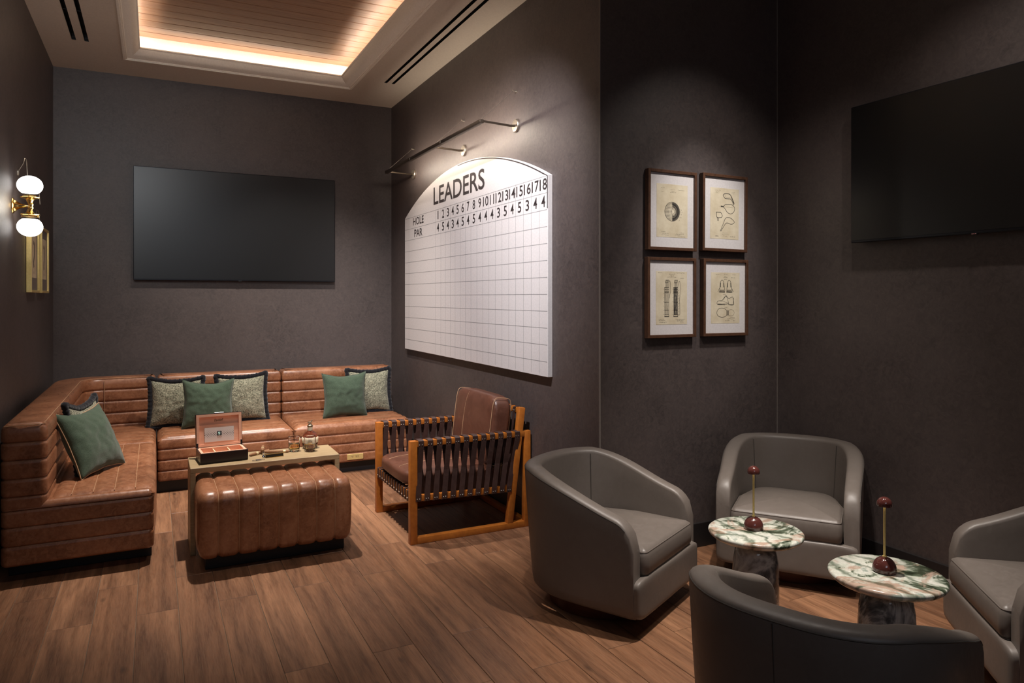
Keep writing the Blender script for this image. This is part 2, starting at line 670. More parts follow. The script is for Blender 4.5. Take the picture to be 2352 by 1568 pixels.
def text_mesh(name, body, fr, a0, b0, wd, ht, mat, parent, c=.0006, shear=0, bold=0, ext=.0004):
    """lettering fitted into the box (a0, b0, wd, ht) of a plane"""
    cu = bpy.data.curves.new(name, 'FONT')
    cu.body = body
    cu.size = 1
    cu.shear = shear
    cu.offset = bold
    cu.resolution_u = 4
    tmp = bpy.data.objects.new(name, cu)
    COL.objects.link(tmp)
    bpy.context.view_layer.update()
    dg = bpy.context.evaluated_depsgraph_get()
    me = bpy.data.meshes.new_from_object(tmp.evaluated_get(dg))
    bpy.data.objects.remove(tmp)
    bpy.data.curves.remove(cu)
    xs = [v.co.x for v in me.vertices]
    ys = [v.co.y for v in me.vertices]
    x0, x1, y0, y1 = min(xs), max(xs), min(ys), max(ys)
    for v in me.vertices:
        p = fr(a0 + (v.co.x - x0) / (x1 - x0) * wd, b0 + (v.co.y - y0) / (y1 - y0) * ht, c)
        v.co = p - ORG
    me.name = name
    me.materials.clear()
    me.materials.append(mat)
    ob = bpy.data.objects.new(name, me)
    COL.objects.link(ob)
    ob.parent = parent
    return ob


# ------------------------------------------------------------------ room shell
XL, XB, XD, YA, YC, YR = -.747, 2.153, 3.473, 6.995, 3.219, -1.6
fl = struct(Mb().box(XL - .1, XD + .1, YR - .1, YA + .1, -.08, -.0035).build('floor', M['grout'], smooth=False),
            'brown wood-look plank floor of the lounge', 'floor')
PW, PL, SEAM = .174, 1.225, -.419
pm = None
for ci in range(-2, 23):
    x0 = SEAM + PW * ci
    if x0 + PW < XL or x0 > XD:
        continue
    yoff = (3.67 if ci % 2 == 0 else 2.85) - PL * 5
    for k in range(12):
        y0, y1 = yoff + PL * k, yoff + PL * (k + 1)
        ya, yb = max(y0, YR), min(y1, YA)
        xa, xb = max(x0, XL), min(x0 + PW, XD)
        if xb > XB and ya > YC:
            if xa > XB - .02:
                continue
            xb = min(xb, XB + .05)
        elif xb > XB and yb > YC:
            yb = YC + .05 if xa > XB - .02 else yb
        if yb - ya < .03 or xb - xa < .01:
            continue
        if pm is None:
            mb = Mb()
            g = .0012
            mb.box(-PW / 2 + g, PW / 2 - g, -PL / 2 + g, PL / 2 - g, -.004, 0)
            o = mb.build('plank', M['floor'], fl, bevel=.0012, seg=1, smooth=False)
            pm = o.data
        else:
            o = bpy.data.objects.new('plank', pm)
            COL.objects.link(o)
            o.parent = fl
        o.location = ((xa + xb) / 2, (ya + yb) / 2, rnd.uniform(-.0004, 0))
        o.scale = ((xb - xa) / PW, (yb - ya) / PL, 1)

ZT = 3.62
for nm, b, lab in (('wall_left', (XL - .12, XL, YR, YA), 'dark brown textured wall on the left carrying the globe sconce'),
                   ('wall_back', (XL - .12, XB + .12, YA, YA + .12), 'dark brown textured wall behind the sofa carrying the wide television'),
                   ('wall_alcove', (XB, XB + .1, YC + .1, YA), 'dark brown textured wall carrying the white score board'),
                   ('wall_corner', (XB, XD + .12, YC, YC + .1), 'dark brown textured wall carrying four wooden picture frames'),
                   ('wall_right', (XD, XD + .12, YR, YC), 'dark brown textured wall on the right carrying the cropped television'),
                   ('wall_rear', (XL - .12, XD + .12, YR - .12, YR), 'dark brown textured wall behind the viewer')):
    struct(Mb().box(b[0], b[1], b[2], b[3], 0, ZT).build(nm, M['wall'], smooth=False), lab, 'wall')
struct(Mb().box(XB - .004, XB + .002, YC - .004, YC + .004, .14, ZC).build('trim_1', M['corner'], smooth=False),
       'thin pale bead up the outer wall corner beside the score board', 'trim')
struct(Mb().box(XD - .004, XD, YC - .004, YC, .14, ZC).build('trim_2', M['corner'], smooth=False),
       'thin pale bead up the inner wall corner right of the picture frames', 'trim')
for nm, b, lab in (('baseboard_corner', (XB, XD, YC - .014, YC), 'black baseboard under the four wooden frames'),
                   ('baseboard_right', (XD - .014, XD, YR, YC - .014), 'black baseboard along the right wall'),
                   ('baseboard_alcove', (XB - .008, XB, YC, YA), 'black baseboard under the score board wall'),
                   ('baseboard_left', (XL, XL + .014, YR, YA), 'black baseboard along the left wall')):
    struct(Mb().box(b[0], b[1], b[2], b[3], 0, .14).build(nm, M['basebd'], bevel=.003, smooth=False), lab, 'baseboard')

# ceiling soffit with the tray opening and four slots cut out
SLOTS = [(-.545, -.517, 4.6, 6.205), (-.463, -.435, 4.6, 6.205), (1.842, 1.867, 3.6, 6.2), (1.910, 1.935, 3.6, 6.2)]
HOLES = [(TX0, TX1, TY0, TY1)] + SLOTS
xs = sorted({XL, XD} | {h[i] for h in HOLES for i in (0, 1)})
ys = sorted({YR, YA} | {h[i] for h in HOLES for i in (2, 3)})
mb = Mb()
for i in range(len(xs) - 1):
    for j in range(len(ys) - 1):
        cx, cy = (xs[i] + xs[i + 1]) / 2, (ys[j] + ys[j + 1]) / 2
        if any(h[0] < cx < h[1] and h[2] < cy < h[3] for h in HOLES):
            continue
        mb.add([(xs[i], ys[j], ZC), (xs[i + 1], ys[j], ZC), (xs[i + 1], ys[j + 1], ZC), (xs[i], ys[j + 1], ZC)], [(0, 1, 2, 3)])
ce = struct(mb.build('ceiling', M['ceiling'], smooth=False, flip=True), 'beige plaster ceiling around the glowing wooden tray', 'ceiling')
mb = Mb()
for a, b in (((TX0, TY0), (TX1, TY0)), ((TX1, TY0), (TX1, TY1)), ((TX1, TY1), (TX0, TY1)), ((TX0, TY1), (TX0, TY0))):
    mb.add([(*a, ZC), (*b, ZC), (*b, ZW + .01), (*a, ZW + .01)], [(0, 1, 2, 3)])
mb.build('tray_wall', M['white'], ce, smooth=False)
Mb().box(TX0 - .02, TX1 + .02, TY0 - .02, TY1 + .02, ZW + .012, ZW + .03).build('tray_backing', M['slot'], ce, smooth=False)
n = 24
pw = (TY1 - TY0) / n
cp = None
for k in range(n):
    if cp is None:
        o = Mb().box(-(TX1 - TX0) / 2 + .002, (TX1 - TX0) / 2 - .002, -pw / 2 + .003, pw / 2 - .003, 0, .012).build('ceiling_plank', M['traywood'], ce, bevel=.003, seg=1, smooth=False)
        cp = o.data
    else:
        o = bpy.data.objects.new('ceiling_plank', cp)
        COL.objects.link(o)
        o.parent = ce
    o.location = ((TX0 + TX1) / 2, TY0 + pw * (k + .5), ZW + rnd.uniform(0, .001))
prof = [(-.022, ZC + .002), (-.022, ZC - .010), (-.006, ZC - .010), (-.004, ZC - .004), (.004, ZC - .004), (.008, ZC + .002), (.020, ZC + .006), (.040, ZC + .014),
        (.062, ZC + .028), (.080, ZC + .046), (.090, ZC + .062), (.100, ZC + .066), (.100, ZC + .076), (.084, ZC + .076), (.060, ZC + .040), (.0, ZC + .020)]
mb = Mb()
mb.rings([[(TX0 + d, TY0 + d, z), (TX1 - d, TY0 + d, z), (TX1 - d, TY1 - d, z), (TX0 + d, TY1 - d, z)] for d, z in prof], loop=True)
struct(mb.build('trim_3', M['white'], angle=35), 'cream crown moulding around the glowing wooden ceiling tray', 'moulding')
for pair, lab in ((SLOTS[:2], 'black twin-slot air diffuser in the ceiling above the globe sconce'),
                  (SLOTS[2:], 'black twin-slot air diffuser in the ceiling above the score board')):
    t = thing('slot_diffuser', lab, 'air vent', ((pair[0][0] + pair[1][1]) / 2, pair[0][3], ZC))
    org(t.location)
    for x0, x1, y0, y1 in pair:
        m2 = Mb()
        for a, b in (((x0, y0), (x1, y0)), ((x1, y0), (x1, y1)), ((x1, y1), (x0, y1)), ((x0, y1), (x0, y0))):
            m2.add([(*a, ZC - .001), (*b, ZC - .001), (*b, ZC + .05), (*a, ZC + .05)], [(0, 1, 2, 3)])
        m2.add([(x0, y0, ZC + .05), (x1, y0, ZC + .05), (x1, y1, ZC + .05), (x0, y1, ZC + .05)], [(0, 1, 2, 3)])
        s = m2.build('slot', M['slot'], t, smooth=False)
        for yy in (y1 - .06, y1 - .62, y1 - 1.2):
            Mb().box(x0 + .004, x1 - .004, yy, yy + .008, ZC + .004, ZC + .008).build('clip', M['bezel'], s, smooth=False)
    org()

# ------------------------------------------------------------------ corner sofa
sofa = thing('corner_sofa', 'tan leather corner sofa with channel tufting on a black plinth', 'sofa', (.65, 6.2, 0))
org(sofa.location)
SX0, SX1, SY0, SYB, SYI, SYF = -.69, 1.985, 4.335, 6.70, 6.50, 5.86
BK = [.375, .44, .53, .625, .716, .812]


def leather_block(name, pts, levels, mat, parent, bulge=.011, top_r=.04, step=.12, **kw):
    mb = Mb()
    stack(mb, densify(fillet(pts), step), levels, bulge, top_r)
    return mb.build(name, mat, parent, angle=60, **kw)


leather_block('backrest', [(SX0, SY0, .035), (-.487, SY0, .04), (-.487, SYI, .13), (.018, SYI, .02), (.018, SYB, .02), (SX0, SYB, .30)], BK, M['tan'], sofa)
leather_block('backrest', [(.024, SYI, .02), (1.0, SYI, .02), (1.0, SYB, .02), (.024, SYB, .02)], BK, M['tan'], sofa)
leather_block('backrest', [(1.006, SYI, .02), (SX1 + .02, SYI, .03), (SX1 + .02, SYB, .03), (1.006, SYB, .02)], BK, M['tan'], sofa)


def seat(pts, levels, top, chan_axis, mat):
    """top: list of (x0, x1, y0, y1, axis, n)"""
    s_ = leather_block('seat_base', pts, levels, mat, sofa, .010, .035)
    for x0, x1, y0, y1, ax, n_ in top:
        def fn(u, v, x0=x0, x1=x1, y0=y0, y1=y1, ax=ax, n_=n_):
            t = (u if ax == 'y' else v) * n_
            b = abs(sin(pi * t)) ** .5
            e = min(u, 1 - u) * (x1 - x0), min(v, 1 - v) * (y1 - y0)
            ed = min(1, min(e) / .05)
            ed = math.sqrt(max(0, 1 - (1 - ed) ** 2))
            cr = sin(pi * min(1, max(0, u))) * sin(pi * v)
            return (x0 + (x1 - x0) * u, y0 + (y1 - y0) * v, levels[-1] - .022 + ed * (.028 + .007 * b) + .006 * cr)
        nu, nv = (n_ * 8, 26) if ax == 'y' else (26, n_ * 8)
        m_ = Mb().grid(fn, nu, nv)
        c_ = m_.build('seat_cushion', mat, sofa, angle=80)
        st = Mb()
        for k in range(1, n_):
            t = k / n_
            pts_ = []
            for q in range(31):
                w_ = .03 + .94 * q / 30
                p = fn(t, w_) if ax == 'y' else fn(w_, t)
                pts_.append((p[0], p[1], p[2] + .0008))
            st.tube(pts_, .0016, 5)
        tag(st.build('stitching', M['stitch'], c_), kind='stuff')
    return s_


SL = [.09, .19, .285, .372, .410]
seat([(SX0, SY0, .035), (.0, SY0, .03), (.016, 5.0, .0), (.018, SYB, .02), (SX0, SYB, .30)], SL,
     [(-.486, .010, SY0 + .008, 5.72, 'y', 5), (-.486, .014, 5.725, SYI, 'x', 6)], None, M['tan'])
SL2 = [.09, .165, .245, .325, .410]
seat([(.024, SYF, .03), (1.0, SYF, .03), (1.0, SYB, .02), (.024, SYB, .02)], SL2, [(.026, .998, SYF + .006, SYI, 'x', 5)], None, M['tan'])
seat([(1.006, SYF, .03), (SX1, SYF, .035), (SX1, SYB, .02), (1.006, SYB, .02)], SL2, [(1.008, SX1 - .004, SYF + .006, SYI, 'x', 5)], None, M['tan'])
# plinth
mb = Mb()
mb.rings([[(p[0], p[1], z) for p in ((-.675, 4.49), (-.01, 4.49), (-.01, 5.915), (SX1 - .03, 5.915), (SX1 - .03, 6.66), (-.675, 6.66))] for z in (0, .095)])
mb.build('plinth', M['plinth'], sofa, bevel=.003, smooth=False)
# top-stitched welts
mb = Mb()
inner = fillet([(-.60, SY0 + .03, 0), (-.492, SY0 + .03, .03), (-.492, SYI - .002, .13), (.01, SYI - .002, 0)], 8)
path = [(p.x - .012, p.y + .012, .806) for p in inner[1:]]
mb.tube(path, .0022, 6)
mb.tube([(-.675, SY0 + .012, .800), (-.60, SY0 + .004, .803), (-.52, SY0 + .008, .803), (-.497, SY0 + .03, .803)], .0022, 6)
mb.tube([(-.35, SYI - .004, z) for z in (.43, .55, .7, .79)], .0020, 6)
tag(mb.build('welt', M['stitch'], sofa), kind='stuff')
# brass outlet plate
fr = Frame((1.425, SYF - .003, .110), (1, 0, 0), (0, 0, 1), (0, -1, 0))
mb = Mb()
fbox(mb, fr, 0, .135, 0, .046, 0, .006)
pl = tag(mb.build('outlet_plate', M['brassmatt'], sofa, bevel=.0015, seg=1, smooth=False), 'small brass socket plate')
for a in (.045, .075, .090):
    mb = Mb()
    for da, b0, b1 in ((-.008, .026, .031), (.0, .018, .031), (.006, .028, .031)):
        fbox(mb, fr, a + da - .002, a + da + .002, b0, b1, .006, .0066)
    mb.build('socket_slot', M['labelink'], pl, smooth=False)
org()


# ------------------------------------------------------------------ scatter cushions
def pillow(label, c, u, v, size, thick, mat, edge, group, seed=0, sag=.0, name='throw_cushion'):
    """c: middle of the bottom edge resting on the seat, u: right axis, v: up axis (leaning)"""
    u, v = Vector(u).normalized(), Vector(v).normalized()
    v = (v - u * v.dot(u)).normalized()
    n = u.cross(v)
    t = thing(name, label, 'cushion', c, 0, group)
    org(t.location)
    ctr = Vector(c) + v * size * .5
    N = 34
    h = size / 2

    def pos(a, b, s):
        k1 = 1 - .105 * (1 - b * b) - .02 * noise.noise((b * 2 + seed, 3, 1)) * (1 - b * b)
        k2 = 1 - .125 * (1 - a * a) - .02 * noise.noise((a * 2 + seed, 7, 1)) * (1 - a * a)
        x, y = a * h * k1, b * h * k2
        y -= sag * (1 - a * a) * max(0, b) * size
        th = (max(0, 1 - abs(a) ** 2.4) * max(0, 1 - abs(b) ** 2.4)) ** .48 * thick / 2
        th *= 1 + .10 * noise.noise((a * 1.7 + seed * 3.1, b * 1.7, s))
        th += .006 * noise.noise((a * 5 + seed, b * 5, s * 2)) * min(1, th / .03)
        return ctr + u * x + v * y + n * th * s
    mb = Mb()
    mb.grid(lambda p, q: pos(p * 2 - 1, q * 2 - 1, 1), N, N)
    mb.grid(lambda p, q: pos(p * 2 - 1, q * 2 - 1, -1), N, N)
    cov = mb.build('cover', mat, t, angle=180)
    bm = bmesh.new()
    bm.from_mesh(cov.data)
    bmesh.ops.remove_doubles(bm, verts=bm.verts, dist=.0005)
    bmesh.ops.recalc_face_normals(bm, faces=bm.faces)
    bm.to_mesh(cov.data)
    bm.free()
    cov.data.shade_smooth()
    ed = []
    m = 60 if edge == 'fringe' else 24
    for (a0, b0, a1, b1) in ((-1, -1, 1, -1), (1, -1, 1, 1), (1, 1, -1, 1), (-1, 1, -1, -1)):
        for k in range(m):
            f = k / m
            p = pos(a0 + (a1 - a0) * f, b0 + (b1 - b0) * f, 1)
            if edge == 'fringe':
                d = (p - ctr).normalized()
                p = p + d * .012
            ed.append(p)
    mb = Mb()
    if edge == 'fringe':
        rr = [.0185 * (1 + .25 * noise.noise((k * .8 + seed, 0, 0)) + .10 * ((k * 7919) % 5 - 2) / 2) for k in range(len(ed))]
        mb.tube(ed, rr, 8, closed=True)
        mb.build('fringe', M['fringe'], t, angle=180)
    else:
        mb.tube(ed, .003, 6, closed=True)
        mb.build('piping', M['green'] if edge == 'self' else M['stitch'], t, angle=180)
    org()
    return t


GT, GG = 'tweed cushions with black fringe', 'plain green cushions'
SZ = .405
pillow('tweed cushion with black fringe left of the open cigar box, on the long sofa back', (.155, 6.30, .415), (1, -.06, -.02), (-.02, .13, 1), .385, .14, M['tweed'], 'fringe', GT, 1, .03)
pillow('tweed cushion with black fringe behind the right side of the open cigar box', (.665, 6.30, .42), (1, .04, .02), (.0, .13, 1), .385, .14, M['tweed'], 'fringe', GT, 2, .02)
pillow('tweed cushion with black fringe at the far right end of the sofa', (1.735, 6.28, .42), (1, .02, .0), (-.01, .14, 1), .385, .13, M['tweed'], 'fringe', GT, 3, .02)
pillow('tweed cushion with black fringe behind a green one on the sofa chaise', (-.328, 4.975, .435), (.30, .954, .0), (-.17, .055, 1), .40, .095, M['tweed'], 'fringe', GT, 4, .07)
pillow('green cushion between two fringed tweed cushions, behind the cigar box', (.385, 6.13, .42), (1, .02, -.02), (.0, .10, 1), .385, .14, M['green'], 'self', GG, 5, .05)
pillow('green cushion leaning on the tweed one at the right end of the sofa', (1.475, 6.12, .42), (1, .03, .0), (.0, .12, 1), .385, .14, M['green'], 'self', GG, 6, .03)
pillow('green cushion with tan piping on the chaise end of the sofa', (-.258, 4.830, .425), (.50, .86, .0), (-.41, .235, 1), .415, .15, M['green'], 'tan', GG, 7, .04)

# ------------------------------------------------------------------ ottoman
ot = thing('ottoman', 'tan leather channel-tufted ottoman tucked under the oak table', 'ottoman', (.612, 4.28, 0))
org(ot.location)


def oprof(d, e=0):
    y0, y1, z0, z1 = 4.022 + d, 4.56 - d, .078 + d, .430 - d
    out = []
    for (cx, cz, r, a0) in ((y1 - .035, z0 + .035, .035, -90), (y1 - .05, z1 - .05, .05, 0), (y0 + .05, z1 - .05, .05, 90), (y0 + .035, z0 + .035, .035, 180)):
        for k in range(7):
            a = R(a0 + k * 15)
            out.append((cx + r * cos(a), cz + r * sin(a)))
    dense = []
    for i in range(len(out)):
        pa, pb = Vector(out[i]), Vector(out[(i + 1) % len(out)])
        m_ = 6 if i % 7 == 6 else 1
        dense += [pa.lerp(pb, h_ / m_) for h_ in range(m_)]
    res = []
    for p in dense:
        q = p.copy()
        if p.x < 4.2:
            q.x -= .014 * sin(pi * min(1, max(0, (p.y - .085) / .34)))
        res.append(q)
    return res


rs = []
x0, x1, NC = .203, 1.012, 8
cw = (x1 - x0) / NC
for k in range(NC):
    for q in range(9):
        if q == 0 and k > 0:
            continue
        t = q / 8
        d = .011 * (1 - math.sqrt(max(0, 1 - (2 * t - 1) ** 4)))
        x = x0 + cw * (k + t)
        if k == 0:
            d = max(d if t > .5 else 0, .05 * (1 - math.sqrt(1 - max(0, 1 - t / .5) ** 2)))
        if k == NC - 1:
            d = max(d if t < .5 else 0, .05 * (1 - math.sqrt(1 - max(0, (t - .5) / .5) ** 2)))
        rs.append([(x, p.x, p.y) for p in oprof(d)])
Mb().rings(rs).build('upholstery', M['tan'], ot, angle=60)
mb = Mb()
for k in range(1, NC):
    mb.tube([(x0 + cw * k, p.x, p.y) for p in oprof(.0095)], .0016, 5, closed=True)
tag(mb.build('stitching', M['stitch'], ot), kind='stuff')
Mb().box(.245, .985, 4.12, 4.48, 0, .09).build('plinth', M['plinth'], ot, bevel=.003, smooth=False)
org()

# ------------------------------------------------------------------ waterfall table with its things
TZ = .490
tb = thing('side_table', 'low oak waterfall table straddling the ottoman in front of the sofa', 'table', (.601, 4.537, 0), 0)
th_ = .030
mb = Mb().box(-.418, .418, -.158, .158, TZ - th_, TZ)
mb.build('tabletop', M['tablewood'], tb, bevel=.002, seg=1, smooth=False)
for x in (-.418, .418 - .028):
    Mb().box(x, x + .028, -.158, .158, 0, TZ - th_).build('side_panel', M['tablewood'], tb, bevel=.002, seg=1, smooth=False)

# cigar box
hm = thing('humidor', 'open black cigar box with pale cedar lining and white grille in its lid', 'cigar box', (.362, 4.545, TZ), R(4.5))
W_, D_, H_ = .262, .175, .062
Mb().box(-W_ / 2, W_ / 2, -D_ / 2, D_ / 2, 0.004, .010).build('bottom', M['humidor'], hm, smooth=False)
mb = Mb()
for b in ((-W_ / 2, W_ / 2, -D_ / 2, -D_ / 2 + .006), (-W_ / 2, W_ / 2, D_ / 2 - .006, D_ / 2), (-W_ / 2, -W_ / 2 + .006, -D_ / 2 + .006, D_ / 2 - .006), (W_ / 2 - .006, W_ / 2, -D_ / 2 + .006, D_ / 2 - .006)):
    mb.box(*b, 0.004, H_)
tag(mb.build('box_wall', M['humidor'], hm, smooth=False), kind='stuff')
for sx in (-1, 1):
    for sy in (-1, 1):
        Mb().lathe([(.006, 0), (.006, .004)], 10, (sx * .11, sy * .07, 0)).build('foot', M['black'], hm, smooth=False)
a, b = W_ / 2 - .006, D_ / 2 - .006
mb = Mb()
for q in ((-a, a, -b, -b + .014), (-a, a, b - .014, b), (-a, -a + .014, -b + .014, b - .014), (a - .014, a, -b + .014, b - .014)):
    mb.box(*q, .012, H_ + .002)
mb.box(-a, a, -b, b, .010, .014)
tag(mb.build('lining', M['cedar'], hm, smooth=False), 'pink cedar lining', kind='stuff')
for x in (-.041, .041):
    Mb().box(x - .003, x + .003, -b + .014, b - .014, .014, H_ - .006).build('divider', M['cedarlight'], hm, smooth=False)
# lid: hinged at the back edge, standing nearly upright
hy, hz, LA = D_ / 2 - .004, H_ + .004, R(7)
LH = .196
fr = Frame((0, hy, hz), (1, 0, 0), (0, sin(LA), cos(LA)), (0, -cos(LA), sin(LA)))
mb = Mb()
fbox(mb, fr, -W_ / 2, W_ / 2, 0, LH, -.030, -.024)
lid = mb.build('lid', M['humidor'], hm, smooth=False)
mb = Mb()
for q in ((-W_ / 2, -W_ / 2 + .005, 0, LH), (W_ / 2 - .005, W_ / 2, 0, LH), (-W_ / 2, W_ / 2, 0, .005), (-W_ / 2, W_ / 2, LH - .005, LH)):
    fbox(mb, fr, *q, -.024, -.001)
tag(mb.build('lid_rim', M['humidor'], lid, smooth=False), kind='stuff')
mb = Mb()
q0 = W_ / 2 - .003
for q in ((-q0, -q0 + .016, .003, LH - .003), (q0 - .016, q0, .003, LH - .003), (-q0 + .016, q0 - .016, .003, .016), (-q0 + .016, q0 - .016, LH - .018, LH - .003)):
    fbox(mb, fr, *q, -.024, .002)
tag(mb.build('lid_frame', M['cedar'], lid, smooth=False), 'pink cedar frame', kind='stuff')
mb = Mb()
fbox(mb, fr, -q0 + .016, q0 - .016, .016, LH - .067, -.024, -.006)
mb.build('humidifier_panel', M['cedar'], lid, smooth=False)
mb = Mb()
fbox(mb, fr, -q0 + .016, q0 - .016, LH - .067, LH - .018, -.024, -.017)
mb.build('recess', M['cedar'], lid, smooth=False)
mb = Mb()
fbox(mb, fr, -q0 + .045, q0 - .045, .028, .112, -.006, -.003)
mb.build('humidifier_grille', M['grille'], lid, smooth=False)
mb = Mb()
fbox(mb, fr, -.013, .013, .063, .089, -.003, -.0015)
mb.build('hygrometer', M['lcd'], lid, smooth=False)
text_mesh('lcd_digit', '9', fr, -.007, .066, .011, .018, M['digit'], lid, -.0012)
text_mesh('lettering', 'Davidoff', fr, -.026, LH - .048, .052, .015, M['labelink'], lid, -.0165, .3, .02)
for x in (-W_ / 2 + .007, W_ / 2 - .007):
    mb = Mb()
    fbox(mb, fr, x - .005, x + .005, -.006, .026, .001, .004)
    mb.box(x - .005, x + .005, hy - .03, hy, H_ + .001, H_ + .004)
    tag(mb.build('hinge', M['chrome'], hm, smooth=False), 'chrome hinge', kind='stuff')
mb = Mb()
fbox(mb, fr, -.028, .028, LH, LH + .005, -.020, -.006)
tag(mb.build('clasp', M['chrome'], lid, bevel=.001, seg=1, smooth=False), 'chrome clasp on the lid edge')


# tumblers
def cut_profile(n, r, z, ph, depth):
    return [(r * (1 - depth * abs(cos(n / 2 * (2 * pi * j / (n * 4)) + ph))) * cos(2 * pi * j / (n * 4)), r * (1 - depth * abs(cos(n / 2 * (2 * pi * j / (n * 4)) + ph))) * sin(2 * pi * j / (n * 4)), z) for j in range(n * 4)]


gl = thing('whisky_tumbler', 'cut-glass tumbler of amber whisky nearest the cigars', 'glass', (.785, 4.592, TZ), 0, 'whisky tumblers on the oak table')
mb = Mb()
rs = []
n = 12
for i, z in enumerate([0, .004, .012, .022, .032, .042, .050]):
    r = .0335 + .002 * z / .09 + (-.003 if z == 0 else 0)
    rs.append(cut_profile(n, r, z, (i % 2) * pi / 2, .07 if 0 < i < 6 else 0))
for z in (.056, .075, .09, .0915):
    rs.append([(.0362 * cos(2 * pi * j / 48), .0362 * sin(2 * pi * j / 48), z) for j in range(48)])
for z, r in ((.090, .0338), (.06, .0332), (.02, .0318), (.014, .029), (.0125, .012)):
    rs.append([(r * cos(2 * pi * j / 48), r * sin(2 * pi * j / 48), z) for j in range(48)])
mb.rings(rs)
mb.build('tumbler', M['glass'], gl, angle=25)
mb = Mb().lathe([(.010, .0129), (.0285, .0145), (.0314, .020), (.0325, .049), (.0327, .050)], 48)
tag(mb.build('whisky', M['whisky'], gl, angle=40), 'amber whisky')
g2 = copy_tree(gl)
g2.location = (.873, 4.545, TZ)
g2.rotation_euler = (0, 0, .2)
g2['label'] = 'cut-glass tumbler of amber whisky right in front of the bottle'

bt = thing('whisky_bottle', 'round dark whisky bottle with cream label and metal stopper behind a tumbler', 'bottle', (.893, 4.645, TZ))
prof = [(.030, 0), (.042, .003), (.046, .012), (.049, .035), (.0495, .06), (.047, .078), (.040, .092), (.028, .102), (.018, .108), (.0145, .113), (.0145, .135), (.0155, .137)]
mb = Mb()
rs = []
for r, z in prof:
    rs.append([(r * cos(2 * pi * j / 16), r * sin(2 * pi * j / 16), z) for j in range(16)])
mb.rings(rs)
tag(mb.build('bottle_glass', M['bottle'], bt, angle=28), 'dark amber glass')
mb = Mb().lathe([(.0500, .037), (.0505, .038), (.0507, .070), (.0490, .071)], 32)
lb = tag(mb.build('bottle_label', M['labelpaper'], bt, angle=60), 'cream paper label')
frl = lambda a, b, c=0: Vector((.0512 * cos(R(-118) + a / .0512), .0512 * sin(R(-118) + a / .0512), b))
mb = Mb()
for i in range(9):
    x = -.034 + i * .0078
    ribbon(mb, frl, [(x, .052), (x + .002, .062), (x + .005, .052), (x + .006, .058)], .0010)
for z in (.043, .047):
    ribbon(mb, frl, [(-.03 + k * .006, z) for k in range(11)], .0008)
tag(mb.build('label_print', M['labelink'], lb, smooth=False), kind='stuff')
mb = Mb().lathe([(.0150, .112), (.0152, .113), (.0154, .134), (.0150, .136)], 24)
mb.build('neck_label', M['labelpaper'], bt, angle=60)
mb = Mb().lathe([(.0162, .136), (.0175, .138), (.0175, .144), (.012, .148), (.010, .152), (.010, .155)], 24)
st = tag(mb.build('stopper', M['cork'], bt, angle=35), 'aged metal stopper')
mb = Mb()
mb.tube([(-.013, 0, .163), (-.007, 0, .166), (.002, 0, .166), (.008, 0, .169), (.013, 0, .176)], [.002, .0035, .0035, .003, .0018], 8)
mb.tube([(.013, 0, .176), (.018, 0, .173)], [.0022, .0012], 6)
for a, b in (((-.006, 0, .165), (-.012, .002, .158)), ((-.005, 0, .165), (-.004, -.002, .155)), ((.006, 0, .167), (.013, .001, .161)), ((.005, 0, .166), (.004, -.002, .155))):
    mb.tube([a, b], [.0018, .0011], 6)
mb.tube([(-.012, 0, .165), (-.019, 0, .160)], [.0016, .0008], 6)
tag(mb.build('figurine', M['cork'], st), 'tiny metal animal figure', kind='stuff')


# cigars
def cigar(label, a, b, r, band, zoff=0):
    a, b = Vector((*a, TZ + r + zoff)), Vector((*b, TZ + r + zoff))
    t = thing('cigar', label, 'cigar', (a.x, a.y, TZ + zoff), 0, 'cigars on the oak table')
    org(t.location)
    L = (b - a).length
    P, Rr = [], []
    for k in range(15):
        f = k / 14
        P.append(a.lerp(b, f))
        Rr.append(r * (1 if f < .86 else max(.35, math.sqrt(max(0, 1 - ((f - .86) / .15) ** 2)))))
    Mb().tube(P, Rr, 14).build('wrapper', M['cigar'], t, angle=50)
    Mb().tube([a.lerp(b, band - .05), a.lerp(b, band + .05)], r * 1.05, 14).build('band', M['cigarband'], t, angle=50)
    org()
    return t


cigar('cigar with cream band lying toward the left tumbler', (.612, 4.612), (.752, 4.560), .0085, .80)
cigar('cigar lying diagonally next to the open cigar box', (.640, 4.640), (.515, 4.548), .0092, .62)
cigar('short upright-pointing cigar lying across the other two', (.612, 4.690), (.592, 4.570), .0095, .55, .017)
lt = thing('cigar_lighter', 'small black and gold cutter lying in front of the cigars', 'lighter', (.650, 4.478, TZ), R(7))
Mb().box(-.052, .052, -.011, .011, .003, .0195).build('body', M['black'], lt, bevel=.003, smooth=False)
for z in (0, .0195):
    Mb().box(-.054, .054, -.0125, .0125, z, z + .003).build('gold_plate', M['brass'], lt, bevel=.001, seg=1, smooth=False)
ct = thing('cigar_cutter', 'flat silver cigar cutter at the front edge of the table', 'cutter', (.553, 4.420, TZ), R(12))
mb = Mb()
ring = lambda cx, r0, r1: mb.rings([[(cx + r * cos(2 * pi * j / 20), r * .8 * sin(2 * pi * j / 20), z) for j in range(20)] for r, z in ((r1, 0), (r1, .004), (r0, .004), (r0, 0))], loop=True)
ring(-.024, .009, .014)
ring(.024, .009, .014)
mb.build('finger_ring', M['chrome'], ct, angle=40)
mb = Mb().box(-.014, .014, -.015, .015, 0, .005)
mb.build('blade_housing', M['chrome'], ct, bevel=.001, seg=1, smooth=False)
gp = thing('cigar_punch', 'small clear glass and chrome punch standing between cutter and cigars', 'punch', (.588, 4.478, TZ))
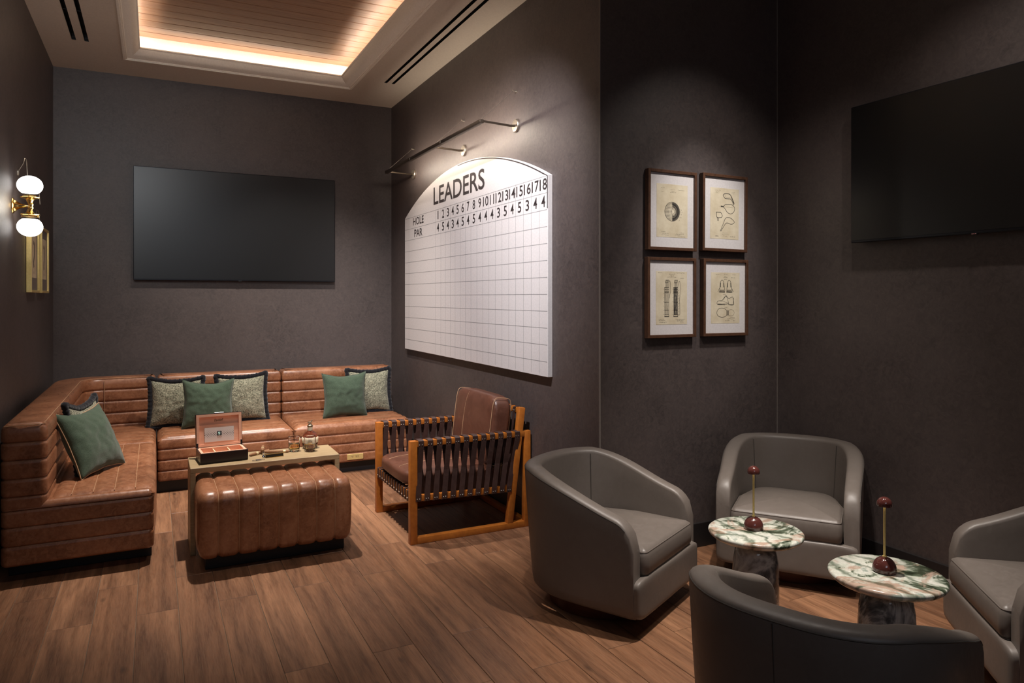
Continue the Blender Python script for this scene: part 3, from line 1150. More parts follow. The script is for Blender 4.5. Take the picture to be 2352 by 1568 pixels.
Mb().lathe([(.008, 0), (.009, .003), (.0085, .010), (.006, .014), (.0065, .024), (.008, .028), (.0075, .034), (.003, .036)], 16).build('punch_body', M['chrome'], gp, angle=35)

# ------------------------------------------------------------------ timber armchair with leather straps
ac = thing('strap_armchair', 'orange timber armchair with brown leather straps and loose leather cushions', 'armchair', (1.74, 4.36, 0))
org(ac.location)
CX0, CX1, CY0, CY1, AZ = 1.342, 2.140, 3.985, 4.735, .607
T = .043
for y in (CY0 + T / 2, CY1 - T / 2):
    Mb().box(CX0, CX0 + T, y - T / 2, y + T / 2, 0, AZ).build('front_leg', M['chairwood'], ac, bevel=.003)
    Mb().box(CX1 - T, CX1, y - T / 2, y + T / 2, 0, AZ).build('rear_leg', M['chairwood'], ac, bevel=.003)
    Mb().box(CX0 + T, CX1 - T, y - T / 2, y + T / 2, AZ - .036, AZ).build('arm_rail', M['chairwood'], ac, bevel=.003)
    Mb().box(CX0 + T, CX1 - T, y - T / 2, y + T / 2, 0, .038).build('floor_rail', M['chairwood'], ac, bevel=.003)
    Mb().beam((1.995, y, .036), (2.083, y, .755), .040, .042, up=(0, 1, 0)).build('back_post', M['chairwood'], ac, bevel=.003)
    Mb().beam((CX0 + T - .004, y, .268), (2.010, y, .250), .030, .036).build('side_rail', M['chairwood'], ac, bevel=.003)
yi0, yi1 = CY0 + T, CY1 - T
Mb().box(CX0 + .006, CX0 + .036, yi0 - .002, yi1 + .002, .250, .305).build('seat_rail', M['chairwood'], ac, bevel=.003)
Mb().box(1.985, 2.015, yi0 - .002, yi1 + .002, .228, .270).build('seat_rail', M['chairwood'], ac, bevel=.003)
Mb().beam((2.079, yi0 - .002, .735), (2.079, yi1 + .002, .735), .030, .036).build('back_rail', M['chairwood'], ac, bevel=.003)
Mb().beam((CX1 - T / 2, yi0 - .002, .020), (CX1 - T / 2, yi1 + .002, .020), .038, .036).build('floor_rail', M['chairwood'], ac, bevel=.003)


def strap(pts, wv, hw, rv):
    """flat leather band along pts with half width vector; rivets at the given places"""
    P = [Vector(p) for p in pts]
    wv = Vector(wv).normalized() * hw
    mb = Mb()
    rs = []
    for i, p in enumerate(P):
        d = (P[min(i + 1, len(P) - 1)] - P[max(i - 1, 0)]).normalized()
        nn = d.cross(wv).normalized() * .0018
        rs.append([p + wv + nn, p - wv + nn, p - wv - nn, p + wv - nn])
    mb.rings(rs)
    s_ = mb.build('strap', M['strap'], ac, smooth=False)
    m2 = Mb()
    for q, nrm in rv:
        q, nrm = Vector(q), Vector(nrm).normalized()
        m2.tube([q, q + nrm * .003], [.0046, .003], 8)
    tag(m2.build('rivet', M['rivet'], s_), kind='stuff')
    return s_


for y, outs, xs_t in ((CY0 + T / 2, -1, [1.402 + .0579 * k for k in range(12)]), (CY1 - T / 2, -1, [1.402 + .0579 * k for k in range(12)])):
    for k, xt in enumerate(xs_t):
        f = k / 11
        xb_ = xt - .012 - .035 * f
        xb2 = xb_ + .050
        zb = .268 - .018 * (xb_ - CX0) / .65
        o_ = T / 2 + .003
        i_ = o_
        for sgn, xo in ((1, xb_), (-1, xb2)):
            xo = min(xo, 1.985)
            pts = [(xo, y - sgn * o_ * .2, zb - .020), (xo, y - sgn * o_, zb - .014), (xo, y - sgn * o_, zb + .020),
                   (xt + (xo - xt) * .45 + .004 * sgn, y - sgn * o_ * .55, .42), (xt + .0075 * (1 if sgn > 0 else -1) * .6, y - sgn * o_, AZ - .042), (xt + .005 * sgn, y - sgn * o_, AZ - .002),
                   (xt + .003 * sgn, y - sgn * o_ * .75, AZ + .004), (xt, y, AZ + .005)]
            rv = []
            if sgn > 0:
                rv = [((xt - .006, y - o_ - .002, AZ - .026), (0, -1, 0)), ((xt + .011, y - o_ - .002, AZ - .026), (0, -1, 0)),
                      ((xo - .007, y - o_ - .002, zb - .002), (0, -1, 0)), ((xo + .007, y - o_ - .002, zb - .002), (0, -1, 0))]
            else:
                rv = [((xt, y + o_ + .002, AZ - .026), (0, 1, 0))]
            strap(pts, (1, 0, 0), .0165, rv)
# seat straps over the front rail, run back under the cushion
for k in range(13):
    y = yi0 + .022 + (yi1 - yi0 - .044) * k / 12
    xf = CX0 + .006
    pts = [(xf + .03, y, .244), (xf - .003, y, .246), (xf - .003, y, .306), (xf + .002, y, .310), (xf + .3, y, .275), (1.99, y, .262), (2.017, y, .27), (2.017, y, .24)]
    strap(pts, (0, 1, 0), .0125, [((xf - .0048, y - .005, .262), (-1, 0, 0)), ((xf - .0048, y + .005, .262), (-1, 0, 0))])
for k in range(10):
    y = yi0 + .03 + (yi1 - yi0 - .06) * k / 9
    pts = [(2.079 + .02, y, .70), (2.079 + .019, y, .752), (2.079, y, .756), (2.079 - .020, y, .752), (2.055, y, .70), (2.018, y, .40), (2.0, y, .262)]
    strap(pts, (0, 1, 0), .0135, [((2.055, y - .007, .733), (-1, 0, 0)), ((2.055, y + .007, .733), (-1, 0, 0))])


def soft_box(mb, ctr, ax, ay, az, sx, sy, sz, pw=3.5, puff=.0, n=22, seed=0):
    """superellipsoid-like cushion with crisp-soft edges"""
    ax, ay, az = Vector(ax).normalized(), Vector(ay).normalized(), Vector(az).normalized()

    def side(f):
        def fn(u, v):
            a, b = u * 2 - 1, v * 2 - 1
            a = math.copysign(abs(a) ** .8, a)
            b = math.copysign(abs(b) ** .8, b)
            p = [0, 0, 0]
            p[f[0]], p[f[1]], p[f[2]] = a, b, f[3]
            m = max(1e-6, (abs(p[0]) ** pw + abs(p[1]) ** pw + abs(p[2]) ** pw) ** (1 / pw))
            q = [c / m for c in p]
            pf = 1 + puff * (1 - q[0] ** 2) * (1 - q[1] ** 2)
            w_ = .004 * noise.noise((q[0] * 2 + seed, q[1] * 2, q[2]))
            return Vector(ctr) + ax * (q[0] * sx / 2) + ay * (q[1] * sy / 2) + az * (q[2] * sz / 2 * pf + w_)
        return fn
    for f in ((0, 1, 2, 1), (0, 1, 2, -1), (0, 2, 1, 1), (0, 2, 1, -1), (1, 2, 0, 1), (1, 2, 0, -1)):
        mb.grid(side(f), n, n)
    return mb


def weld(o):
    bm = bmesh.new()
    bm.from_mesh(o.data)
    bmesh.ops.remove_doubles(bm, verts=bm.verts, dist=.0004)
    bmesh.ops.recalc_face_normals(bm, faces=bm.faces)
    bm.to_mesh(o.data)
    bm.free()
    o.data.shade_smooth()
    return o


sc_ = weld(soft_box(Mb(), (1.655, 4.36, .352), (1, 0, -.035), (0, 1, 0), (.035, 0, 1), .64, yi1 - yi0 - .006, .105, 5, .35).build('seat_cushion', M['chairleather'], ac, angle=180))
mb = Mb()
for yy in (-.11, .11):
    P = []
    for k in range(25):
        f = -1 + 2 * k / 24
        q = (abs(f) ** 5 + abs(yy / .33) ** 5) ** .2
        hz = .0525 * (1 - abs(f) ** 5) ** .2 * (1 + .35 * (1 - f * f) * (1 - (yy / .33) ** 2))
        P.append((1.655 + f * .319, 4.36 + yy, .352 - f * .011 + hz + .001))
    mb.tube(P, .0015, 5)
tag(mb.build('stitching', M['stitch'], sc_), kind='stuff')
bd = Vector((.125, 0, 1)).normalized()
bc = weld(soft_box(Mb(), (1.955, 4.36, .60), (0, 1, 0), bd, (-1, 0, .125), .645, .45, .14, 6, .25, seed=3).build('back_cushion', M['chairleather'], ac, angle=180))
mb = Mb()
for yy in (.09,):
    P = []
    for k in range(25):
        f = -1 + 2 * k / 24
        hz = .070 * (1 - abs(f) ** 6) ** (1 / 6) * (1 + .25 * (1 - f * f) * (1 - (yy / .30) ** 2))
        P.append(Vector((1.955, 4.36 + yy, .60)) + bd * f * .224 + Vector((-1, 0, .125)).normalized() * (hz + .001))
    mb.tube(P, .0015, 5)
nn = Vector((-1, 0, .125)).normalized()
for sy in (-1, 1):
    P = []
    for k in range(48):
        a = 2 * pi * k / 48
        ca, sa = cos(a), sin(a)
        P.append(Vector((1.955, 4.36 + sy * .296, .60)) + bd * math.copysign(abs(ca) ** .34, ca) * .214 + nn * math.copysign(abs(sa) ** .34, sa) * .066)
    mb.tube(P, .0022, 5, closed=True)
tag(mb.build('stitching', M['stitch'], bc), kind='stuff')
org()

# ------------------------------------------------------------------ swivel tub chairs (local +Y is the way the chair faces)
def tub_path(n=72):
    """centre line of the wrapped back, from the left arm front round to the right arm front"""
    W, F, Bk = .315, .335, -.30
    P = []
    # straight arm, then superelliptic back
    na = 14
    for k in range(na):
        P.append(Vector((-W - .004 * (k / na), F - (F - .06) * k / na)))
    nb = n - 2 * na
    for k in range(nb + 1):
        a = pi + pi * k / nb
        ca, sa = cos(a), sin(a)
        P.append(Vector((math.copysign(abs(ca) ** (2 / 2.7), ca) * (W + .004), .06 + math.copysign(abs(sa) ** (2 / 2.7), sa) * (.06 - Bk))))
    for k in range(na):
        P.append(Vector((W + .004 * (1 - k / na), .06 + (F - .06) * (k + 1) / na)))
    return P


def make_tub(label, loc, rz, group):
    t = thing('tub_chair', label, 'armchair', loc, rz, group)
    t.scale = (.963, .963, .968)
    org()
    P = tub_path()
    n = len(P)
    s = [0]
    for i in range(1, n):
        s.append(s[-1] + (P[i] - P[i - 1]).length)
    L = s[-1]
    rs = []
    top, seam_o, seam_i, vl, vr = [], [], [], [], []
    TH = .088
    for i in range(n):
        d = (P[min(i + 1, n - 1)] - P[max(i - 1, 0)]).normalized()
        nout = Vector((d.y, -d.x))
        if nout.dot(P[i] - Vector((0, .05))) < 0:
            nout = -nout
        e = min(s[i], L - s[i])            # distance from the arm front
        f = min(1, e / (L / 2))
        sm = lambda x: x * x * (3 - 2 * x)
        h = .500 + .175 * (.5 * min(1, f / .66) + .5 * sm(min(1, f / .66)))
        if e < .095:
            h = .395 + (h - .395) * math.sqrt(max(0, 1 - (1 - e / .095) ** 2.2))
        th = TH * (.86 + .14 * sm(min(1, f * 1.6)))
        end = 1
        if e < .028:
            end = math.sqrt(max(.12, 1 - (1 - e / .028) ** 2))
        th *= .80 + .20 * end
        c = P[i]
        r = th / 2
        ring = []
        lean = .030 * sm(f)

        def at(off, z, c=c, nout=nout, lean=lean):
            q = c + nout * (off + lean * (z - .3) / .35)
            return (q.x, q.y, z)
        zi = .255
        ring += [at(r - .045, .086), at(r - .016, .090), at(r - .004, .105), at(r, .14)]
        zt = h - r * .55
        for k in range(1, 7):
            ring.append(at(r + .003 * sin(pi * k / 7), .14 + (zt - .14) * k / 6))
        for k in range(1, 10):
            a = pi * k / 10
            ring.append(at(r * math.copysign(abs(cos(a)) ** .8, cos(a)), zt + r * .55 * sin(a) ** .8))
        for k in range(0, 6):
            ring.append(at(-r - .004 * sin(pi * k / 6), zt + (zi - zt) * k / 5))
        ring += [at(-r * .4, zi - .01), at(-r * .2, .086)]
        rs.append(ring)
        seam_o.append(at(r * .985, zt + r * .12))
        if e > .02:
            pass
        if abs(i - n * .345) < .5 or (i == int(n * .345)):
            vl = [at(-r - .005, zt + (zi + .08 - zt) * k / 10) for k in range(11)]
        if i == int(n * .655):
            vr = [at(-r - .005, zt + (zi + .08 - zt) * k / 10) for k in range(11)]
        if i == n // 2:
            vb = [at(r + .002, .09 + (zt - .09) * k / 12) for k in range(13)]
    mb = Mb().rings(rs)
    body = mb.build('shell', M['taupe'], t, angle=75)
    mb = Mb()
    mb.tube(seam_o[2:-2], .0024, 6)
    for q in (vl, vr, vb):
        mb.tube(q, .0016, 5)
    tag(mb.build('seam', M['taupestitch'], body), kind='stuff')
    # front panel under the cushion
    weld(soft_box(Mb(), (0, .325, .173), (1, 0, 0), (0, 1, 0), (0, 0, 1), .694, .085, .178, 9, 0, 12).build('front_panel', M['taupe'], t, angle=180))
    mb = Mb()
    dk = densify(fillet([(-.28, .30, 0), (.28, .30, 0), (.28, .0, .0), (.2, -.22, .05), (-.2, -.22, .05), (-.28, .0, .0)][::-1]), .1)
    mb.rings([[(p.x, p.y, z) for p in dk] for z in (.092, .245)])
    mb.build('seat_deck', M['black'], t, smooth=False)
    # cushion
    pts = fillet([(-.272, .362, .028), (.272, .362, .028), (.276, .06, .10), (.205, -.205, .12), (-.205, -.205, .12), (-.276, .06, .10)][::1])
    area = sum(a.x * b.y - b.x * a.y for a, b in zip(pts, pts[1:] + pts[:1]))
    if area < 0:
        pts = pts[::-1]
    pts = densify(pts, .05)
    rs = []
    for d, z in ((.02, .258), (.008, .262), (.0, .278), (-.003, .31), (-.001, .345), (.004, .362), (.010, .372), (.024, .380), (.06, .390), (.12, .399), (.19, .404), (.24, .406)):
        if d <= .024:
            rs.append([(p.x, p.y, z) for p in inset_poly(pts, d)])
        else:
            k = 1 - d / .27
            base = inset_poly(pts, .024)
            rs.append([(p.x * k, .08 + (p.y - .08) * k, z) for p in base])
    cu = Mb().rings(rs).build('seat_cushion', M['taupe'], t, angle=70)
    mb = Mb()
    for d, z in ((.006, .3665), (.006, .2625)):
        mb.tube([(p.x, p.y, z) for p in inset_poly(pts, d)], .0026, 6, closed=True)
    tag(mb.build('piping', M['taupe'], cu), kind='stuff')
    # round wooden plinth
    tag(Mb().lathe([(.262, 0), (.270, .004), (.272, .012), (.272, .072), (.266, .078), (.10, .080), (.05, .090)], 64).build('swivel_base', M['basewood'], t, angle=35), 'round red-brown wooden base')
    return t


GC = 'taupe leather swivel tub chairs'


def face(dx, dy):
    return math.atan2(dy, dx) - pi / 2


t1 = make_tub('taupe leather tub chair beside the score board wall, its left side to the viewer', (1.950, 2.886, 0), face(.464, -.886), GC)
for lab, loc, d in (('taupe leather tub chair in the corner under the wall, facing the viewer', (3.085, 2.765, 0), (-.8, -.6)),
                    ('nearest taupe leather tub chair, its back turned to the viewer', (1.729, 1.431, 0), (.937, .349)),
                    ('taupe leather tub chair at the right edge, cut off by the picture', (3.085, 1.425, 0), (-.76, .65))):
    c = copy_tree(t1)
    c['label'] = lab
    c.location = loc
    c.rotation_euler = (0, 0, face(*d))

# ------------------------------------------------------------------ marble tables and their lamps
TT = .452
for loc, rz, mt, ms, lab, tilt in (((2.312, 2.262, 0), .4, 'marbleA', 'stoneA', 'round green marble side table in front of the corner chair', 0),
                                   ((2.372, 1.692, 0), 1.9, 'marbleB', 'stoneB', 'round green marble side table nearer the right edge', 0)):
    t = thing('marble_table', lab, 'side table', loc, rz, 'green marble mushroom tables')
    tag(Mb().lathe([(.05, TT - .034), (.15, TT - .034), (.180, TT - .029), (.193, TT - .019), (.197, TT - .011), (.195, TT - .004), (.190, TT), (.10, TT), (.02, TT)], 72).build('tabletop', M[mt], t, angle=50), 'green, white and pink veined marble')
    tag(Mb().lathe([(.084, 0), (.088, .006), (.093, .05), (.096, .15), (.096, .25), (.093, .32), (.085, .365), (.071, .395), (.058, .410), (.052, TT - .034)], 56).build('pedestal', M[ms], t, angle=60), 'dark grey veined stone')


def make_lamp(label, loc):
    t = thing('table_lamp', label, 'lamp', loc, 0, 'burgundy dome table lamps')
    pr = [(.036, 0), (.040, .003), (.041, .010)] + [(.041 * cos(a), .010 + .045 * sin(a)) for a in (R(k * 9) for k in range(1, 10))] + [(.0, .055)]
    Mb().lathe(pr[:-1] + [(.004, .0552)], 40).build('base', M['burgundy'], t, angle=40)
    Mb().lathe([(.0075, .0535), (.0075, .058), (.0042, .0585), (.0042, .243)], 16).build('stem', M['brassmatt'], t, angle=40)
    sh = Mb().lathe([(.005, .2495), (.0225, .2490), (.0225, .240), (.0255, .2395), (.0262, .246)] + [(.0262 * cos(a), .246 + .0265 * sin(a)) for a in (R(k * 10) for k in range(1, 9))] + [(.002, .2726)], 32).build('shade', M['burgundy'], t, angle=40)
    Mb().lathe([(.007, .2470), (.020, .2465), (.020, .2488), (.007, .2488)], 24).build('light_ring', M['lampglow'], sh, angle=40)
    return t


l1 = make_lamp('burgundy dome lamp with brass stem on the table before the corner chair', (2.314, 2.275, TT))
l2 = copy_tree(l1)
l2.location = (2.380, 1.706, TT)
l2['label'] = 'burgundy dome lamp with brass stem on the table nearer the right edge'


# ------------------------------------------------------------------ televisions
def tv(label, fr, wd, ht, loc, led):
    t = thing('television', label, 'television', loc)
    org(t.location)
    mb = Mb()
    fbox(mb, fr, .12, wd - .12, .12, ht - .12, -.045, -.012)
    mb.build('wall_mount', M['black'], t, smooth=False)
    mb = Mb()
    fbox(mb, fr, 0, wd, 0, ht, -.012, .018)
    bz = mb.build('housing', M['bezel'], t, bevel=.003, seg=1, smooth=False)
    mb = Mb()
    fbox(mb, fr, .006, wd - .006, .014, ht - .006, .018, .0192)
    mb.build('screen', M['screen'], t, smooth=False)
    mb = Mb()
    fbox(mb, fr, wd / 2 - .014, wd / 2 + .014, -.005, .004, .006, .0185)
    lo = mb.build('sensor', M['black'], bz, bevel=.001, seg=1, smooth=False)
    if led:
        mb = Mb()
        for q in (-.008, .0, .008):
            fbox(mb, fr, wd / 2 + q - .0015, wd / 2 + q + .0015, -.002, .0005, .0185, .019)
        tag(mb.build('standby_light', M['redled'], bz, smooth=False), kind='stuff')
    org()
    return t


k = (YA - .062) / YA
tv('wide dark television on the wall behind the sofa', Frame((-.157, YA - .046, 1.602), (1, 0, 0), (0, 0, 1), (0, -1, 0)), 1.725, .984, (.70, YA, 1.60), False)
tv('large dark television on the right wall, cut off by the picture', Frame((XD - .046, 2.645, 1.748), (0, -1, 0), (0, 0, 1), (-1, 0, 0)), 1.31, .742, (XD, 1.99, 1.75), True)

# ------------------------------------------------------------------ score board
sb = thing('score_board', 'white arched score board with LEADERS lettering and a printed grid', 'board', (XB, 5.09, .97))
org(sb.location)
BW = 2.726
bf = Frame((2.118, 6.454, .970), (0, -1, 0), (0, 0, 1), (-1, 0, 0))
ZS, SAG = 1.222, .297
outl = [(0, 0), (BW, 0), (BW, ZS)]
Rr = ((BW / 2) ** 2 + SAG ** 2) / (2 * SAG)
a0 = math.asin(BW / 2 / Rr)
for k in range(1, 48):
    a = a0 - 2 * a0 * k / 48
    outl.append((BW / 2 + Rr * sin(a), ZS + Rr * cos(a) - (Rr - SAG)))
outl.append((0, ZS))
mb = Mb().rings([[bf(a, b, c) for a, b in outl] for c in (-.034, 0)])
mb.build('panel', M['board'], sb, bevel=.002, seg=1, smooth=False)
mb = Mb()
for a, b in zip(outl[2:-1], outl[3:]):
    pass
ribbon(mb, bf, [(BW - .004, 1.02), (BW - .004, ZS - .006)] + [(x - .0 if x < BW / 2 else x - .002, z - .010) for x, z in outl[3:28]], .008, .0006)
tag(mb.build('edge_line', M['ink'], sb, smooth=False), 'thin black line along the right part of the arch')
mb = Mb()
vx = [.119 + .0] + [6.454 - y for y in (5.64, 5.513, 5.408, 5.299, 5.201, 5.096, 4.994, 4.887, 4.779, 4.674, 4.57, 4.464, 4.358, 4.254, 4.151, 4.041, 3.936, 3.831)]
for x in vx:
    ribbon(mb, bf, [(x, .012), (x, ZS)], .0028, .0005)
for i in range(12):
    z = 1.216 - .1022 * i
    ribbon(mb, bf, [(.0, z), (BW - .004, z)], .0034, .0005)
tag(mb.build('printed_grid', M['gridline'], sb, smooth=False), kind='stuff')
text_mesh('heading', 'LEADERS', bf, 6.454 - 5.682, 1.262, 1.04, .150, M['ink'], sb, .0008, 0, .012)
text_mesh('row_title', 'HOLE', bf, 6.454 - 6.214, 1.138, .285, .068, M['ink'], sb, .0008, 0, .012)
text_mesh('row_title', 'PAR', bf, 6.454 - 6.178, 1.030, .215, .068, M['ink'], sb, .0008, 0, .012)
cols = vx[1:] + [6.454 - 3.732]
for i in range(18):
    c = (cols[i] + cols[i + 1]) / 2
    s = str(i + 1)
    wd = .018 if s == '1' else (.047 if len(s) == 1 else .098)
    if s == '11':
        wd = .070
    elif s[0] == '1' and len(s) == 2:
        wd = .090
    text_mesh('numeral', s, bf, c - wd / 2, 1.134, wd, .070, M['ink'], sb, .0008, 0, .012)
    text_mesh('numeral', '453454544435453445'[0:0] + '454345454443545344'[i], bf, c - .0235, 1.030, .047, .070, M['ink'], sb, .0008, 0, .012)
org()

# ------------------------------------------------------------------ picture light over the board
pl = thing('picture_light', 'long dark bronze bar light on three wall arms over the score board', 'wall light', (XB, 5.24, 2.585))
org(pl.location)
YS = (4.204, 5.093, 6.280)
BX, BZ = 1.892, 2.590
mb = Mb()
for a, b in ((4.19, 4.90), (4.905, 5.60), (5.605, 6.30)):
    o = Mb().beam((BX, a, BZ), (BX, b, BZ), .030, .026).build('light_bar', M['bronze'], pl, bevel=.004)
mb = Mb().beam((BX + .0155, 4.21, BZ - .003), (BX + .0155, 6.28, BZ - .003), .002, .012)
mb.build('diffuser', M['led'], pl, smooth=False)
for i, y in enumerate(YS):
    can = []
    Mb().rings([[(XB - c, y + r * cos(2 * pi * j / 32), BZ + r * sin(2 * pi * j / 32)) for j in range(32)] for r, c in ((.044, 0), (.044, .012), (.040, .016), (.006, .017))]).build('wall_rose', M['nickel'], pl, angle=40)
    Mb().tube([(XB - .012, y, BZ), (XB - .05, y, BZ - .004), (BX, y, BZ + .004)], .0075, 10).build('arm', M['bronze'], pl, angle=50)
    hk = Mb()
    hk.tube([(XB, y, 2.82), (XB - .022, y, 2.82), (XB - .028, y, 2.826)], .0055, 8)
    hk.lathe([(.010, 0), (.010, .003)], 12, (XB - .004, y, 2.815))
    h_ = hk.build('wall_hook', M['nickel'], pl, angle=50)
    Mb().tube([(XB - .024, y, 2.82), (BX + .03, y, BZ + .04), (BX, y, BZ + .012)], .0013, 5).build('stay_wire', M['nickel'], pl)
org()


# ------------------------------------------------------------------ four framed prints
def dashes(mb, fr, x, y, wd, h, seed, lw=.0012):
    """illegible small caption"""
    r_ = random.Random(seed)
    q = x
    while q < x + wd:
        s = r_.uniform(.003, .011)
        e = min(q + s, x + wd)
        ribbon(mb, fr, [(q, y + r_.uniform(-h, h) * .3), ((q + e) / 2, y + r_.uniform(-h, h)), (e, y + r_.uniform(-h, h) * .3)], lw)
        q = e + r_.uniform(.0015, .004)


def ell(cx, cy, rx, ry, a0=0, a1=360, n=28):
    return [(cx + rx * cos(R(a0 + (a1 - a0) * k / n)), cy + ry * sin(R(a0 + (a1 - a0) * k / n))) for k in range(n + 1)]


def smooth_path(P, m=5):
    """Catmull-Rom through points"""
    out = []
    P = [Vector(p) for p in P]
    for i in range(len(P) - 1):
        p0, p1, p2, p3 = P[max(i - 1, 0)], P[i], P[i + 1], P[min(i + 2, len(P) - 1)]
        for k in range(m):
            t = k / m
            out.append(.5 * ((2 * p1) + (p2 - p0) * t + (2 * p0 - 5 * p1 + 4 * p2 - p3) * t * t + (3 * p1 - p0 - 3 * p2 + p3) * t ** 3))
    out.append(P[-1])
    return out


PWd, PHt = .222, .300


def draw_ball(a, b, fr):
    cx, cy, r = .111, .146, .054
    ribbon(a, fr, ell(cx, cy, r, r), .0016)
    ribbon(a, fr, ell(cx, cy, r * .93, r * .93, -90, 90), .003)
    for q in (.84, .76, .68, .56, .48, .40):
        ribbon(a, fr, ell(cx, cy, r * q, r * q, -90, 90, 20), .0033 if q > .5 else .0016)
    ribbon(a, fr, ell(cx, cy, r * .28, r * .28, -90, 90, 12), .0014)
    for k in range(24):
        aa = R(-86 + k * 7.4)
        ribbon(a, fr, [(cx + r * .5 * cos(aa), cy + r * .5 * sin(aa)), (cx + r * .92 * cos(aa + .05), cy + r * .92 * sin(aa + .05))], .0012)
    ribbon(a, fr, [(cx - .004, cy + r), (cx + .004, cy + r * .5), (cx - .005, cy), (cx + .004, cy - r * .5), (cx, cy - r)], .0014)
    for j in range(-6, 7):
        y = cy + j * r / 7
        hw = math.sqrt(max(0, r * r - (y - cy) ** 2))
        m = max(2, int(hw / .0075))
        for i in range(m):
            x1 = cx - hw + hw * i / m
            x2 = cx - hw + hw * (i + .8) / m
            ribbon(a, fr, [(x1, y + .0012), ((x1 + x2) / 2, y - .0016), (x2, y + .0012)], .0022 if i < m * .55 else .0013)
    for k, (x, y) in enumerate(((.176, .158), (.180, .146), (.176, .132), (.172, .116), (.160, .098))):
        ribbon(b, fr, [(x - .018, y + .004), (x - .004, y + .001)], .0007)
        ribbon(a, fr, [(x, y - .003), (x + .003, y + .003), (x + .001, y - .001)], .0012)
    for x, y, w_ in ((.03, .277, .028), (.03, .256, .018), (.098, .270, .036), (.105, .262, .02), (.096, .255, .044), (.150, .270, .047)):
        dashes(b, fr, x, y, w_, .0012, int(x * 900 + y * 700))
    for x, y, w_ in ((.035, .030, .03), (.04, .021, .046), (.036, .012, .05), (.165, .027, .028), (.14, .020, .055), (.133, .014, .035), (.15, .006, .055)):
        dashes(a, fr, x, y, w_, .0016, int(x * 900 + y * 700 + 5))


def draw_clubs(a, b, fr):
    S = lambda P: [(x * PWd, y * PHt) for x, y in P]
    h1 = S([(.44, .86), (.48, .89), (.58, .90), (.68, .89), (.74, .84), (.80, .76), (.83, .72), (.81, .70), (.76, .76), (.70, .80), (.60, .80), (.50, .81), (.44, .86)])
    ribbon(a, fr, smooth_path(h1), .0030)
    ribbon(a, fr, smooth_path(S([(.72, .86), (.76, .80), (.82, .72)])), .003)
    ribbon(b, fr, smooth_path(S([(.50, .87), (.54, .83), (.62, .82), (.70, .84)])), .0012)
    h2 = S([(.46, .645), (.52, .68), (.62, .69), (.74, .69), (.82, .66), (.85, .61), (.82, .55), (.74, .51), (.66, .51), (.58, .54), (.52, .59), (.46, .63)])
    ribbon(a, fr, smooth_path(h2), .0024)
    ribbon(a, fr, S([(.36, .64), (.46, .638)]), .006)
    ribbon(b, fr, S([(.30, .64), (.80, .63)]), .0007)
    h3 = S([(.20, .52), (.36, .52), (.40, .49), (.42, .455), (.39, .42), (.33, .415), (.26, .41), (.22, .43), (.21, .52)])
    ribbon(a, fr, h3, .0030)
    ribbon(a, fr, S([(.23, .42), (.26, .35), (.28, .35), (.29, .41)]), .0022)
    h4 = S([(.35, .15), (.45, .30), (.52, .40), (.60, .43), (.72, .42), (.82, .37), (.84, .345), (.80, .315), (.72, .30), (.62, .32), (.54, .31), (.46, .24), (.37, .15)])
    ribbon(a, fr, smooth_path(h4), .0024)
    for x, y, w_ in ((.035, .285, .045), (.04, .278, .03), (.04, .270, .022), (.165, .280, .024), (.165, .272, .02), (.095, .036, .04), (.092, .027, .05), (.10, .018, .03)):
        dashes(b, fr, x, y, w_, .0016, int(x * 900 + y * 700 + 9))
    for x, w_ in ((.04, .024), (.155, .038)):
        dashes(a, fr, x, .016, w_, .0012, int(x * 999), .002)


